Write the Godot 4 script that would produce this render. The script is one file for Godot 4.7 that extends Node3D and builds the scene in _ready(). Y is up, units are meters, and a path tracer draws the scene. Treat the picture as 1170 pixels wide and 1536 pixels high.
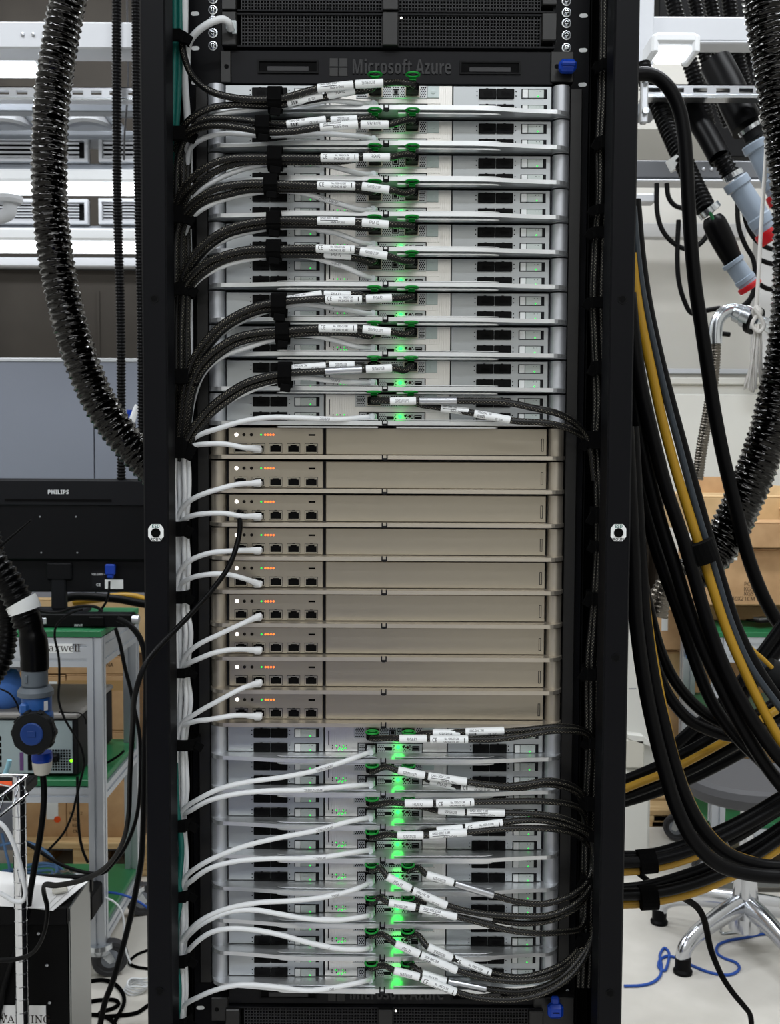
extends Node3D
# A server rack in a test hall, seen straight on from eye height.

const F := 1574.0            # focal length, in pixels of a 1170 x 1536 frame
const EYE := Vector3(0, 1.45, 0)
const PITCH := 0.05735
const ROLL := 0.005077
const DR := 1.389            # distance of the front of the rack's ears
const U := 0.04445
const XC := -0.00423         # centre line of the rack
const Y0 := 1.88278          # underside of the topmost server

var cam_basis: Basis
var M := {}
var used := {}
var rng := RandomNumberGenerator.new()
var ORD := ["first", "second", "third", "fourth", "fifth", "sixth", "seventh", "eighth", "ninth", "tenth"]

# ------------------------------------------------------------------ mesh builder
class MB:
	var v := PackedVector3Array()
	var n := PackedVector3Array()
	var uv := PackedVector2Array()
	var ix := PackedInt32Array()

	func face(a: Vector3, b: Vector3, c: Vector3, na: Vector3, nb: Vector3, nc: Vector3, ua := Vector2.ZERO, ub := Vector2.ZERO, uc := Vector2.ZERO) -> void:
		var k := v.size()
		v.append(a); v.append(b); v.append(c)
		n.append(na); n.append(nb); n.append(nc)
		uv.append(ua); uv.append(ub); uv.append(uc)
		if (b - a).cross(c - a).dot(na + nb + nc) > 0.0:
			ix.append(k); ix.append(k + 2); ix.append(k + 1)
		else:
			ix.append(k); ix.append(k + 1); ix.append(k + 2)

	func quad(a: Vector3, b: Vector3, c: Vector3, d: Vector3, nn: Vector3, t := Rect2(0, 0, 1, 1)) -> void:
		var k := v.size()
		v.append(a); v.append(b); v.append(c); v.append(d)
		for i in 4: n.append(nn)
		uv.append(t.position); uv.append(Vector2(t.end.x, t.position.y)); uv.append(t.end); uv.append(Vector2(t.position.x, t.end.y))
		if (b - a).cross(c - a).dot(nn) > 0.0:
			for i in [0, 2, 1, 0, 3, 2]: ix.append(k + i)
		else:
			for i in [0, 1, 2, 0, 2, 3]: ix.append(k + i)

	# a box with chamfered edges
	func box(c: Vector3, s: Vector3, b := 0.0, q := Basis.IDENTITY) -> MB:
		var h := s * 0.5
		b = minf(b, minf(h.x, minf(h.y, h.z)) * 0.9)
		var ax := [Vector3.RIGHT, Vector3.UP, Vector3.BACK]
		for i in 3:
			var j: int = (i + 1) % 3
			var k: int = (i + 2) % 3
			for sg in [-1.0, 1.0]:
				var o: Vector3 = ax[i] * h[i] * sg
				var e: Vector3 = ax[j] * (h[j] - b)
				var g: Vector3 = ax[k] * (h[k] - b)
				quad(c + q * (o - e - g), c + q * (o + e - g), c + q * (o + e + g), c + q * (o - e + g), q * (ax[i] * sg))
		if b > 0.0:
			for i in 3:
				var j: int = (i + 1) % 3
				var k: int = (i + 2) % 3
				for s1 in [-1.0, 1.0]:
					for s2 in [-1.0, 1.0]:
						var p: Vector3 = ax[j] * h[j] * s1 + ax[k] * (h[k] - b) * s2
						var r: Vector3 = ax[j] * (h[j] - b) * s1 + ax[k] * h[k] * s2
						var e: Vector3 = ax[i] * (h[i] - b)
						quad(c + q * (p - e), c + q * (p + e), c + q * (r + e), c + q * (r - e), q * ((ax[j] * s1 + ax[k] * s2).normalized()))
			for sx in [-1.0, 1.0]:
				for sy in [-1.0, 1.0]:
					for sz in [-1.0, 1.0]:
						var nn := q * Vector3(sx, sy, sz).normalized()
						face(c + q * Vector3(sx * h.x, sy * (h.y - b), sz * (h.z - b)), c + q * Vector3(sx * (h.x - b), sy * h.y, sz * (h.z - b)), c + q * Vector3(sx * (h.x - b), sy * (h.y - b), sz * h.z), nn, nn, nn)
		return self

	func span(x0: float, x1: float, y0: float, y1: float, z0: float, z1: float, b := 0.0) -> MB:
		return box(Vector3((x0 + x1) / 2, (y0 + y1) / 2, (z0 + z1) / 2), Vector3(absf(x1 - x0), absf(y1 - y0), absf(z1 - z0)), b)

	# tube along points with one radius or one radius per point; v runs in metres (or 0..1 with unit)
	func tube(p: PackedVector3Array, r: float, seg := 8, rr := PackedFloat32Array(), up := Vector3.ZERO, unit := false, squash := 1.0) -> MB:
		var m := p.size()
		if m < 2: return self
		var base := v.size()
		var t := (p[1] - p[0]).normalized()
		var nn := up if up != Vector3.ZERO else (Vector3.UP if absf(t.y) < 0.9 else Vector3.RIGHT)
		nn = (nn - t * nn.dot(t)).normalized()
		var total := 0.0
		for i in range(1, m): total += p[i].distance_to(p[i - 1])
		var along := 0.0
		for i in m:
			if i > 0:
				along += p[i].distance_to(p[i - 1])
				var t2 := ((p[i + 1] - p[i - 1]) if i < m - 1 else (p[i] - p[i - 1])).normalized()
				if t2 != Vector3.ZERO: t = t2
				nn = (nn - t * nn.dot(t)).normalized()
			var bb := t.cross(nn)
			var ra := rr[i] if rr.size() == m else r
			for k in seg + 1:
				var a := TAU * k / seg
				var d := nn * cos(a) + bb * sin(a) * squash
				v.append(p[i] + d * ra); n.append((nn * cos(a) * squash + bb * sin(a)).normalized()); uv.append(Vector2(float(k) / seg, along / total if unit else along))
		var w := seg + 1
		for i in m - 1:
			for k in seg:
				var a := base + i * w + k
				ix.append(a); ix.append(a + w); ix.append(a + 1)
				ix.append(a + 1); ix.append(a + w); ix.append(a + w + 1)
		# radius changes: bend the normals
		if rr.size() == m:
			for i in m:
				var i0 := maxi(i - 1, 0)
				var i1 := mini(i + 1, m - 1)
				var ds := p[i1].distance_to(p[i0])
				if ds < 1e-9: continue
				var slope := (rr[i1] - rr[i0]) / ds
				var td := (p[i1] - p[i0]).normalized()
				for k in w:
					n[base + i * w + k] = (n[base + i * w + k] - td * slope).normalized()
		for e in [0, m - 1]:
			var q: int = e
			var nd := (p[0] - p[1]).normalized() if q == 0 else (p[m - 1] - p[m - 2]).normalized()
			for k in seg:
				face(p[q], v[base + q * w + k], v[base + q * w + k + 1], nd, nd, nd)
		return self

	func cyl(a: Vector3, b: Vector3, r0: float, r1 := -1.0, seg := 14) -> MB:
		return tube(PackedVector3Array([a, b]), r0, seg, PackedFloat32Array([r0, r0 if r1 < 0.0 else r1]))

	# turned shape: list of (radius, height) along axis from o
	func turn(prof: Array, o: Vector3, ax := Vector3.UP, seg := 20) -> MB:
		ax = ax.normalized()
		var e1 := ax.cross(Vector3.RIGHT if absf(ax.x) < 0.9 else Vector3.UP).normalized()
		var e2 := ax.cross(e1)
		for i in prof.size() - 1:
			var p0: Vector2 = prof[i]
			var p1: Vector2 = prof[i + 1]
			if p0.distance_to(p1) < 1e-9: continue
			var dr := p1.x - p0.x
			var dh := p1.y - p0.y
			for k in seg:
				var a0 := TAU * k / seg
				var a1 := TAU * (k + 1) / seg
				var d0 := e1 * cos(a0) + e2 * sin(a0)
				var d1 := e1 * cos(a1) + e2 * sin(a1)
				var n0 := (d0 * dh - ax * dr).normalized()
				var n1 := (d1 * dh - ax * dr).normalized()
				var A := o + ax * p0.y + d0 * p0.x
				var B := o + ax * p0.y + d1 * p0.x
				var C := o + ax * p1.y + d1 * p1.x
				var D := o + ax * p1.y + d0 * p1.x
				if p0.x > 1e-7: face(A, B, C, n0, n1, n1)
				if p1.x > 1e-7: face(A, C, D, n0, n1, n0)
		return self

	# flat outline in x-y, extruded from z0 to z1 and placed
	func prism(poly: PackedVector2Array, z0: float, z1: float, xf := Transform3D.IDENTITY) -> MB:
		var tri := Geometry2D.triangulate_polygon(poly)
		var nz := xf.basis.z.normalized()
		for i in range(0, tri.size(), 3):
			for s in [0, 1]:
				var z := z0 if s == 0 else z1
				var nn := -nz if s == 0 else nz
				var a := poly[tri[i]]; var b := poly[tri[i + 1]]; var c := poly[tri[i + 2]]
				face(xf * Vector3(a.x, a.y, z), xf * Vector3(b.x, b.y, z), xf * Vector3(c.x, c.y, z), nn, nn, nn, a, b, c)
		var ccw := not Geometry2D.is_polygon_clockwise(poly)
		for i in poly.size():
			var a := poly[i]; var b := poly[(i + 1) % poly.size()]
			var d := (b - a).normalized()
			var o := Vector2(d.y, -d.x) if ccw else Vector2(-d.y, d.x)
			quad(xf * Vector3(a.x, a.y, z0), xf * Vector3(b.x, b.y, z0), xf * Vector3(b.x, b.y, z1), xf * Vector3(a.x, a.y, z1), (xf.basis * Vector3(o.x, o.y, 0)).normalized())
		return self

	func mesh() -> ArrayMesh:
		var a := []
		a.resize(Mesh.ARRAY_MAX)
		a[Mesh.ARRAY_VERTEX] = v; a[Mesh.ARRAY_NORMAL] = n; a[Mesh.ARRAY_TEX_UV] = uv; a[Mesh.ARRAY_INDEX] = ix
		var m := ArrayMesh.new()
		m.add_surface_from_arrays(Mesh.PRIMITIVE_TRIANGLES, a)
		return m

# ------------------------------------------------------------------ naming
func numbered(called: String) -> String:
	var k: int = used.get(called, -1) + 1
	used[called] = k
	return called if k == 0 else "%s_%03d" % [called, k]

func tag(o: Node3D, label: String, category: String, group := "") -> Node3D:
	o.set_meta("label", label); o.set_meta("category", category)
	if group: o.set_meta("group", group)
	return o

func thing(called: String, label: String, category: String, at := Vector3.ZERO, group := "") -> Node3D:
	var o := Node3D.new()
	o.name = numbered(called)
	add_child(o)
	o.position = at
	return tag(o, label, category, group)

func part(called: String, mesh, m: Material, parent: Node3D, label := "", stuff := false) -> MeshInstance3D:
	var o := MeshInstance3D.new()
	o.mesh = mesh.mesh() if mesh is MB else mesh
	o.material_override = m
	o.cast_shadow = GeometryInstance3D.SHADOW_CASTING_SETTING_ON
	if parent == self:
		o.name = numbered(called)
	else:
		var k := 0
		var nm := called
		while parent.has_node(NodePath(nm)):
			k += 1
			nm = "%s_%03d" % [called, k]
		o.name = nm
	parent.add_child(o)
	if label: o.set_meta("label", label)
	if stuff: o.set_meta("kind", "stuff")
	return o

func solo(called: String, mesh, m: Material, label: String, category: String, group := "") -> MeshInstance3D:
	var o := part(called, mesh, m, self)
	tag(o, label, category, group)
	return o

func structure(called: String, mesh, m: Material) -> MeshInstance3D:
	var o := part(called, mesh, m, self)
	o.set_meta("kind", "structure")
	return o

# ------------------------------------------------------------------ placing
func ray(px: float, py: float) -> Vector3:
	return cam_basis * Vector3((px - 585.0) / F, (768.0 - py) / F, -1.0)

func P(px: float, py: float, d: float) -> Vector3:      # on the upright plane at distance d
	var r := ray(px, py)
	return EYE + r * (d / -r.z)

func R(px: float, py: float, off := 0.0) -> Vector3:     # off mm in front of the rack's ears
	return P(px, py, DR - off * 0.001)

func G(px: float, py: float, h := 0.0) -> Vector3:       # on the level plane at height h
	var r := ray(px, py)
	return EYE + r * ((h - EYE.y) / r.y)

func smooth(p: PackedVector3Array, per := 6) -> PackedVector3Array:
	var out := PackedVector3Array()
	var m := p.size()
	for i in m - 1:
		var a := p[maxi(i - 1, 0)]; var b := p[i]; var c := p[i + 1]; var d := p[mini(i + 2, m - 1)]
		# centripetal: no loops where the points lie unevenly
		var t1 := pow(maxf(a.distance_to(b), 1e-5), 0.5); var t2 := pow(maxf(b.distance_to(c), 1e-5), 0.5); var t3 := pow(maxf(c.distance_to(d), 1e-5), 0.5)
		var m1 := (c - b) if i == 0 else (b - a) / t1 - (c - a) / (t1 + t2) + (c - b) / t2
		var m2 := (c - b) if i == m - 2 else (c - b) / t2 - (d - b) / (t2 + t3) + (d - c) / t3
		if i > 0: m1 *= t2
		if i < m - 2: m2 *= t2
		for k in per:
			var t := float(k) / per
			var tt := t * t; var ttt := tt * t
			out.append(b * (2 * ttt - 3 * tt + 1) + m1 * (ttt - 2 * tt + t) + c * (-2 * ttt + 3 * tt) + m2 * (ttt - tt))
	out.append(p[m - 1])
	return out

func rpath(l: Array) -> PackedVector3Array:              # px, py, mm in front of the ears
	var out := PackedVector3Array()
	for i in range(0, l.size(), 3): out.append(R(l[i], l[i + 1], l[i + 2]))
	return out

func dpath(l: Array, d: float, d2 := -1.0) -> PackedVector3Array:   # px, py at a distance that runs from d to d2
	var out := PackedVector3Array()
	var m := l.size() / 2
	for i in m:
		out.append(P(l[2 * i], l[2 * i + 1], d if d2 < 0 else lerpf(d, d2, float(i) / (m - 1))))
	return out

func gpath(l: Array, h: float) -> PackedVector3Array:
	var out := PackedVector3Array()
	for i in range(0, l.size(), 2): out.append(G(l[i], l[i + 1], h))
	return out

func even(p: PackedVector3Array, step: float) -> PackedVector3Array:   # evenly spaced along a path
	var out := PackedVector3Array([p[0]])
	var left := step
	for i in range(1, p.size()):
		var a := p[i - 1]
		var b := p[i]
		var l := a.distance_to(b)
		var at := 0.0
		while l - at >= left:
			at += left
			out.append(a.lerp(b, at / l))
			left = step
		left -= l - at
	return out

func cable(path: PackedVector3Array, r: float, seg := 8, per := 6) -> MB:
	return MB.new().tube(smooth(path, per), r, seg)

func hose(path: PackedVector3Array, r: float, pitch: float, depth: float, seg := 16, crumple := 0.0) -> MB:   # corrugated, crumpled foil where asked for
	var p := even(smooth(path, 14), pitch / 4.0)
	var rr := PackedFloat32Array()
	for i in p.size(): rr.append(r - depth * [0.0, 0.5, 1.0, 0.5][i % 4])
	var b := MB.new().tube(p, r, seg, rr)
	if crumple > 0.0:
		for i in p.size():
			for k in seg:
				var q := i * (seg + 1) + k
				var o := b.n[q] * (crumple * (rng.randf() - 0.5))
				var w := Vector3(rng.randf() - 0.5, rng.randf() - 0.5, rng.randf() - 0.5) * crumple * 420.0
				b.v[q] += o
				b.n[q] = (b.n[q] + w).normalized()
				if k == 0:
					b.v[q + seg] = b.v[q]
					b.n[q + seg] = b.n[q]
	return b

# ------------------------------------------------------------------ materials
func mat(called: String, c: Color, rough := 0.6, metal := 0.0) -> StandardMaterial3D:
	var m := StandardMaterial3D.new()
	m.albedo_color = c; m.roughness = rough; m.metallic = metal
	if metal == 0.0: m.metallic_specular = 0.4 if c.get_luminance() > 0.12 else 0.22
	M[called] = m
	return m

func glow(called: String, c: Color, e: float) -> StandardMaterial3D:
	var m := mat(called, c, 0.4)
	m.emission_enabled = true; m.emission = c; m.emission_energy_multiplier = e
	return m

func grain(m: StandardMaterial3D, freq: float, lo: Color, hi: Color, scale: Vector3, world := true, seed_ := 1, size := 256) -> void:
	var t := NoiseTexture2D.new()
	var f := FastNoiseLite.new()
	f.seed = seed_; f.frequency = freq; f.fractal_octaves = 4
	t.noise = f; t.width = size; t.height = size; t.seamless = true
	var g := Gradient.new()
	g.set_color(0, lo); g.set_color(1, hi)
	t.color_ramp = g
	m.albedo_texture = t
	m.uv1_triplanar = true; m.uv1_world_triplanar = world; m.uv1_scale = scale

var glyphs: Image
var ts: TextServer
var font_rid: RID
func ink(im: Image, text: String, x: int, y: int, size: int, c: Color) -> int:      # print with the engine's own font
	var sz := Vector2i(size, 0)
	ts.font_render_range(font_rid, sz, 32, 126)
	for ch in text:
		var g := ts.font_get_glyph_index(font_rid, size, ch.unicode_at(0), 0)
		var r := ts.font_get_glyph_uv_rect(font_rid, sz, g)
		var off := ts.font_get_glyph_offset(font_rid, sz, g)
		if r.size.x > 0:
			var src := ts.font_get_texture_image(font_rid, sz, ts.font_get_glyph_texture_idx(font_rid, sz, g))
			for j in int(r.size.y):
				for i in int(r.size.x):
					var a := src.get_pixel(int(r.position.x) + i, int(r.position.y) + j).a
					var X := x + i + int(off.x)
					var Y := y + j + int(off.y)
					if a > 0.05 and X >= 0 and Y >= 0 and X < im.get_width() and Y < im.get_height():
						im.set_pixel(X, Y, im.get_pixel(X, Y).lerp(c, a))
		x += int(ts.font_get_glyph_advance(font_rid, size, g).x)
	return x

func label_mat(called: String, lines: Array, bars: Array, paper := Color(0.9, 0.91, 0.92)) -> void:   # white sleeve with print; lines: [text, x, y, size]
	var im := Image.create_empty(256, 128, false, Image.FORMAT_RGB8)
	im.fill(paper)
	for b in bars: im.fill_rect(Rect2i(b[0], b[1], b[2], b[3]), Color(0.08, 0.08, 0.1))
	for l in lines: ink(im, l[0], l[1], l[2], l[3], Color(0.05, 0.05, 0.07))
	# turn it so that the print runs along the tube
	im.rotate_90(CLOCKWISE)
	im.flip_x()
	var m := mat(called, Color.WHITE, 0.35)
	m.albedo_texture = ImageTexture.create_from_image(im)

func text(t: String, h: float, depth: float, bold := false, serif := false) -> TextMesh:
	var f := SystemFont.new()
	f.font_names = ["Droid Serif" if serif else "Droid Sans"]
	if bold: f.font_weight = 700
	var m := TextMesh.new()
	m.text = t; m.font = f; m.font_size = 48; m.pixel_size = h / 48.0 * 1.35; m.depth = depth; m.curve_step = 4
	return m

func print_on(parent: Node3D, t: String, at: Vector3, h: float, m: Material, q := Basis.IDENTITY, bold := false, serif := false, depth := 0.0008) -> MeshInstance3D:
	var o := part("lettering", text(t, h, depth, bold, serif), m, parent)
	o.transform = Transform3D(q, at)
	return o

func materials() -> void:
	mat("black", Color(0.032, 0.033, 0.038), 0.45)
	mat("rack_black", Color(0.04, 0.042, 0.055), 0.42)
	mat("deep_black", Color(0.02, 0.02, 0.023), 0.6)
	mat("velcro", Color(0.018, 0.018, 0.02), 0.95)
	mat("rail", Color(0.10, 0.098, 0.098), 0.4, 0.3)
	mat("fascia", Color(0.085, 0.085, 0.095), 0.38)
	mat("emboss", Color(0.125, 0.125, 0.135), 0.3)
	mat("tray", Color(0.30, 0.31, 0.33), 0.4, 0.7)
	mat("panel", Color(0.66, 0.675, 0.685), 0.36, 0.75)
	mat("rib", Color(0.86, 0.853, 0.842), 0.3, 0.8)
	mat("ear", Color(0.72, 0.73, 0.75), 0.48, 0.8)
	mat("ledge", Color(0.85, 0.86, 0.87), 0.36, 0.85)
	mat("gold", Color(0.66, 0.63, 0.575), 0.33, 0.8)
	mat("gold_ear", Color(0.68, 0.65, 0.60), 0.42, 0.8)
	mat("gold_ledge", Color(0.76, 0.73, 0.68), 0.34, 0.85)
	mat("seam", Color(0.10, 0.10, 0.11), 0.5)
	mat("module", Color(0.022, 0.023, 0.026), 0.4)
	mat("module_slot", Color(0.012, 0.012, 0.014), 0.6)
	mat("latch", Color(0.84, 0.85, 0.85), 0.35, 0.2)
	mat("latch_dim", Color(0.70, 0.73, 0.72), 0.35, 0.3)
	mat("io", Color(0.70, 0.71, 0.72), 0.35, 0.7)
	mat("card", Color(0.70, 0.74, 0.74), 0.4, 0.4)
	mat("hole", Color(0.015, 0.015, 0.017), 0.8)
	mat("cage", Color(0.70, 0.68, 0.63), 0.3, 0.85)
	mat("steel", Color(0.72, 0.73, 0.75), 0.3, 0.9)
	mat("bright_zinc", Color(0.82, 0.84, 0.86), 0.22, 0.95)
	mat("chrome", Color(0.85, 0.86, 0.88), 0.08, 1.0)
	mat("pull_green", Color(0.04, 0.52, 0.18), 0.4)
	mat("teal", Color(0.06, 0.36, 0.33), 0.45)
	mat("white_cable", Color(0.86, 0.87, 0.88), 0.45)
	mat("clear_plug", Color(0.80, 0.83, 0.84), 0.2)
	mat("sleeve_black", Color(0.018, 0.018, 0.02), 0.5)
	mat("blue", Color(0.05, 0.22, 0.62), 0.35)
	glow("led_green", Color(0.12, 1.0, 0.30), 5.0)
	glow("led_green_dim", Color(0.15, 0.9, 0.3), 1.4)
	glow("led_orange", Color(1.0, 0.42, 0.16), 2.6)
	glow("led_white", Color(1.0, 0.98, 0.95), 2.2)
	mat("led_off", Color(0.12, 0.11, 0.10), 0.3)
	mat("led_red", Color(0.20, 0.05, 0.05), 0.3)
	# braided sleeving: light flecks in a dark weave
	var im := Image.create_empty(32, 32, false, Image.FORMAT_RGB8)
	im.fill(Color(0.012, 0.012, 0.014))
	for y in 32:
		for x in 32:
			var p := (x + y) % 8
			var q := (x - y + 64) % 8
			if p < 2 or q < 2: im.set_pixel(x, y, Color(0.026, 0.026, 0.027))
			if p < 3 and q < 3: im.set_pixel(x, y, Color(0.60, 0.58, 0.52) if (x / 8 + y / 8 * 3 + x / 16) % 3 == 0 else Color(0.12, 0.12, 0.118))
	var m := mat("braid", Color.WHITE, 0.45)
	m.albedo_texture = ImageTexture.create_from_image(im)
	m.uv1_scale = Vector3(2, 56, 1)
	# print on the sleeves
	ts = TextServerManager.get_primary_interface()
	var f := SystemFont.new()
	f.font_names = ["Droid Sans"]
	font_rid = f.get_rids()[0]
	label_mat("label_name_0", [["SERVER/U38", 60, 72, 22]], [])
	label_mat("label_name_1", [["FPGA-P2", 70, 72, 24]], [])
	label_mat("label_name_2", [["SERVER/U13/P1", 50, 72, 20]], [])
	label_mat("label_code_0", [["CE", 14, 74, 30], ["No. 100G-CU 2M", 96, 62, 14], ["S/N 20463 18  AB7", 90, 80, 14]], [[228, 52, 6, 26]])
	label_mat("label_code_1", [["UA02-300C 2.0M", 20, 58, 17], ["Made in China", 90, 80, 16]], [[20, 64, 120, 3]])
	label_mat("label_code_2", [["CE  TUV", 150, 80, 16], ["100G DAC 3M", 20, 60, 17]], [[26, 66, 3, 16], [32, 66, 5, 16], [40, 66, 2, 16], [45, 66, 6, 16], [54, 66, 3, 16], [60, 66, 8, 16], [72, 66, 3, 16]])
	label_mat("print_0", [["SERVER/U16/MGMT", 20, 74, 26]], [], Color(0.86, 0.87, 0.88))
	label_mat("print_1", [["MAX/U46/P24", 30, 74, 28]], [], Color(0.86, 0.87, 0.88))

# ------------------------------------------------------------------ servers
func holes(l: Array, r: float, z: float, seg := 6) -> MB:        # small dark holes: x, y pairs
	var b := MB.new()
	for i in range(0, l.size(), 2):
		var poly := PackedVector2Array()
		for k in seg: poly.append(Vector2(l[i] + r * cos(TAU * k / seg), l[i + 1] + r * sin(TAU * k / seg)))
		b.prism(poly, z - 0.0006, z + 0.00015)
	return b

func half_round(x: float, y0: float, y1: float, r: float, z0: float, inner := 1.0) -> MB:   # an upright rounded bar
	var poly := PackedVector2Array()
	for k in 17:
		var a := PI * k / 16.0
		poly.append(Vector2(r * cos(a), r * sin(a)))
	poly.append(Vector2(-r, -0.05)); poly.append(Vector2(r, -0.05))
	var b := MB.new()
	var q := Basis(Vector3(1, 0, 0), Vector3(0, 0, 1), Vector3(0, -1, 0))
	var xf := Transform3D(q, Vector3(x, 0, z0))
	b.prism(poly, -y1, -y0, xf)
	# round normals on the curved side
	for i in b.v.size():
		if absf(b.n[i].y) < 0.5 and b.v[i].z >= z0 - 1e-5:
			b.n[i] = Vector3(b.v[i].x - x, 0, b.v[i].z - z0).normalized()
	return b

func frame(x0: float, x1: float, y0: float, y1: float, z0: float, z1: float, t: float) -> MB:    # a rectangular ring
	return MB.new().span(x0, x1, y1 - t, y1, z0, z1).span(x0, x1, y0, y0 + t, z0, z1).span(x0, x0 + t, y0 + t, y1 - t, z0, z1).span(x1 - t, x1, y0 + t, y1 - t, z0, z1)

func make_server(called: String) -> Node3D:
	var t := thing(called, "", "server")
	var pz := -0.006
	part("body", MB.new().span(-0.2142, 0.2142, 0.0012, 0.0436, -0.62, -0.0125, 0.0006), M.tray, t)
	for s in [-1.0, 1.0]:
		part("ear", half_round(s * 0.2252, 0.0012, 0.0434, 0.0112, -0.0112), M.ear, t)
	part("left_panel", MB.new().span(-0.2128, -0.0835, 0.0075, 0.0428, -0.0128, pz, 0.0007), M.panel, t)
	part("right_panel", MB.new().span(0.0835, 0.2118, 0.0075, 0.0428, -0.0128, pz, 0.0007), M.panel, t)
	for q in [[-0.2141, -0.2129, 0.0075, 0.0428, -0.0115], [0.212, 0.2132, 0.0075, 0.0428, -0.0115], [-0.0828, -0.0818, 0.008, 0.0425, -0.0058], [-0.0775, -0.0762, 0.016, 0.036, -0.0058], [0.0822, 0.0832, 0.008, 0.0425, -0.0058]]:
		part("seam", MB.new().span(q[0], q[1], q[2], q[3], -0.0126, q[4]), M.seam, t)
	# middle: ribbed sheet
	var c := MB.new().span(-0.0815, 0.0828, 0.0075, 0.0428, -0.0128, pz - 0.001)
	var k := 0
	while k < 66:
		var x := -0.0745 + k * 0.0031 + rng.randf_range(-0.0003, 0.0003)
		if x > 0.0808: break
		if x < -0.046 or x > 0.0665: c.span(x, x + 0.0017, 0.009, 0.0422, pz - 0.001, pz + 0.0005)
		elif x < 0.0665: c.span(x, x + 0.0017, 0.0200, 0.0260, pz - 0.001, pz + 0.0005)
		k += 1
	part("center_panel", c, M.rib, t)
	# drive modules in pairs, left and right, two rows
	var dots := []
	for row in [[0.0390, 0.0264], [0.0190, 0.0068]]:
		for x0 in [-0.1780, -0.1548, 0.1172, 0.1404]:
			var x1: float = x0 + 0.0226
			var mo := part("drive_module", MB.new().span(x0, x1, row[1], row[0], pz - 0.001, pz + 0.003, 0.0008).span(x0 + 0.009, x0 + 0.012, row[0], row[0] + 0.0007, pz - 0.001, pz + 0.002), M.module, t)
			var sl := MB.new().span(x0 + 0.006, x1 - 0.005, row[1] + 0.003, row[1] + 0.0068, pz, pz + 0.0032)
			for q in 4: sl.span(x0 + 0.006 + q * 0.003, x0 + 0.0078 + q * 0.003, row[1] + 0.0076, row[1] + 0.009, pz, pz + 0.0032)
			part("slot", sl, M.module_slot, mo)
		for x in [-0.1805, -0.1298, 0.1147, 0.1655]:
			dots.append_array([x, row[0] - 0.003, x, row[1] + 0.004])
		for x0 in [-0.1232, 0.1725]:
			var x1: float = x0 + 0.0335
			var h := part("latch", MB.new().span(x0, x1, row[1] + 0.0002, row[0], pz - 0.001, pz + 0.0003, 0.0002), M.seam, t)
			part("handle", MB.new().span(x0 + 0.0012, x0 + 0.0085, row[1] + 0.001, row[0] - 0.001, pz, pz + 0.0026, 0.0005), M.latch, h)
			part("cover", MB.new().span(x0 + 0.0089, x0 + 0.0292, row[1] + 0.001, row[0] - 0.001, pz, pz + 0.0022, 0.0005), M.latch_dim, h)
			part("indicator_light", MB.new().turn([Vector2(0.001, 0), Vector2(0.001, 0.0004), Vector2(0, 0.0008)], Vector3(x0 + 0.0215, row[1] + 0.0028, pz + 0.0022), Vector3.BACK, 8), M.led_green_dim, h)
			part("mark", MB.new().span(x0 + 0.0195, x0 + 0.0206, row[0] - 0.0035, row[0] - 0.0028, pz, pz + 0.00235).span(x0 + 0.0235, x0 + 0.0246, row[0] - 0.0035, row[0] - 0.0028, pz, pz + 0.00235), M.seam, h)
	part("vent_hole", holes(dots, 0.0009, pz), M.hole, t, "", true)
	# upper input plate with its two cages
	part("upper_plate", MB.new().span(-0.0427, 0.0500, 0.0264, 0.0424, pz - 0.002, pz + 0.0012, 0.0003), M.io, t)
	part("card_bracket", MB.new().span(0.0502, 0.0655, 0.0274, 0.0424, pz - 0.002, pz + 0.0008, 0.0003).turn([Vector2(0.003, 0), Vector2(0.003, 0.0006), Vector2(0, 0.0008)], Vector3(0.0575, 0.0352, pz + 0.0008), Vector3.BACK, 16), M.card, t)
	var hl := []
	for rg in [[-0.0400, -0.0290], [-0.0072, 0.0035], [0.0155, 0.0205], [0.0415, 0.0490]]:
		var j := 0
		var y := 0.0287
		while y < 0.0415:
			var x: float = rg[0] + (0.0012 if j % 2 else 0.0)
			while x < rg[1]:
				hl.append_array([x, y])
				x += 0.0025
			y += 0.00225
			j += 1
	for xx in [0.006, 0.009, 0.012]: hl.append_array([xx, 0.0403, xx, 0.0283])
	part("vent_hole", holes(hl, 0.00095, pz + 0.0012), M.hole, t, "", true)
	for x0 in [-0.0272, 0.0208]:
		var cg := part("port_cage", frame(x0, x0 + 0.0192, 0.0275, 0.0412, pz - 0.001, pz + 0.004, 0.0013), M.cage, t)
		part("opening", MB.new().span(x0 + 0.0012, x0 + 0.018, 0.0287, 0.04, pz, pz + 0.0016), M.hole, cg)
	part("service_port", frame(0.0048, 0.0136, 0.0302, 0.0382, pz, pz + 0.0022, 0.0011).span(0.0068, 0.0116, 0.0322, 0.0362, pz, pz + 0.0025), M.module, t)
	# lower plate
	var lo := part("lower_plate", MB.new().span(-0.0368, 0.0492, 0.0068, 0.0192, pz - 0.002, pz + 0.0006, 0.0003), M.io, t)
	part("rim", frame(-0.0378, 0.0505, 0.0058, 0.0198, pz - 0.001, pz + 0.0008, 0.001), M.module, lo)
	hl = []
	for rg in [[-0.0345, -0.0285], [-0.0100, -0.0015], [0.0100, 0.0125], [0.0242, 0.0272], [0.0315, 0.0345]]:
		var j := 0
		var y := 0.009
		while y < 0.0180:
			var x: float = rg[0] + (0.0012 if j % 2 else 0.0)
			while x < rg[1]:
				hl.append_array([x, y])
				x += 0.0027
			y += 0.0023
			j += 1
	part("vent_hole", holes(hl, 0.00095, pz + 0.0006), M.hole, lo, "", true)
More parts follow.
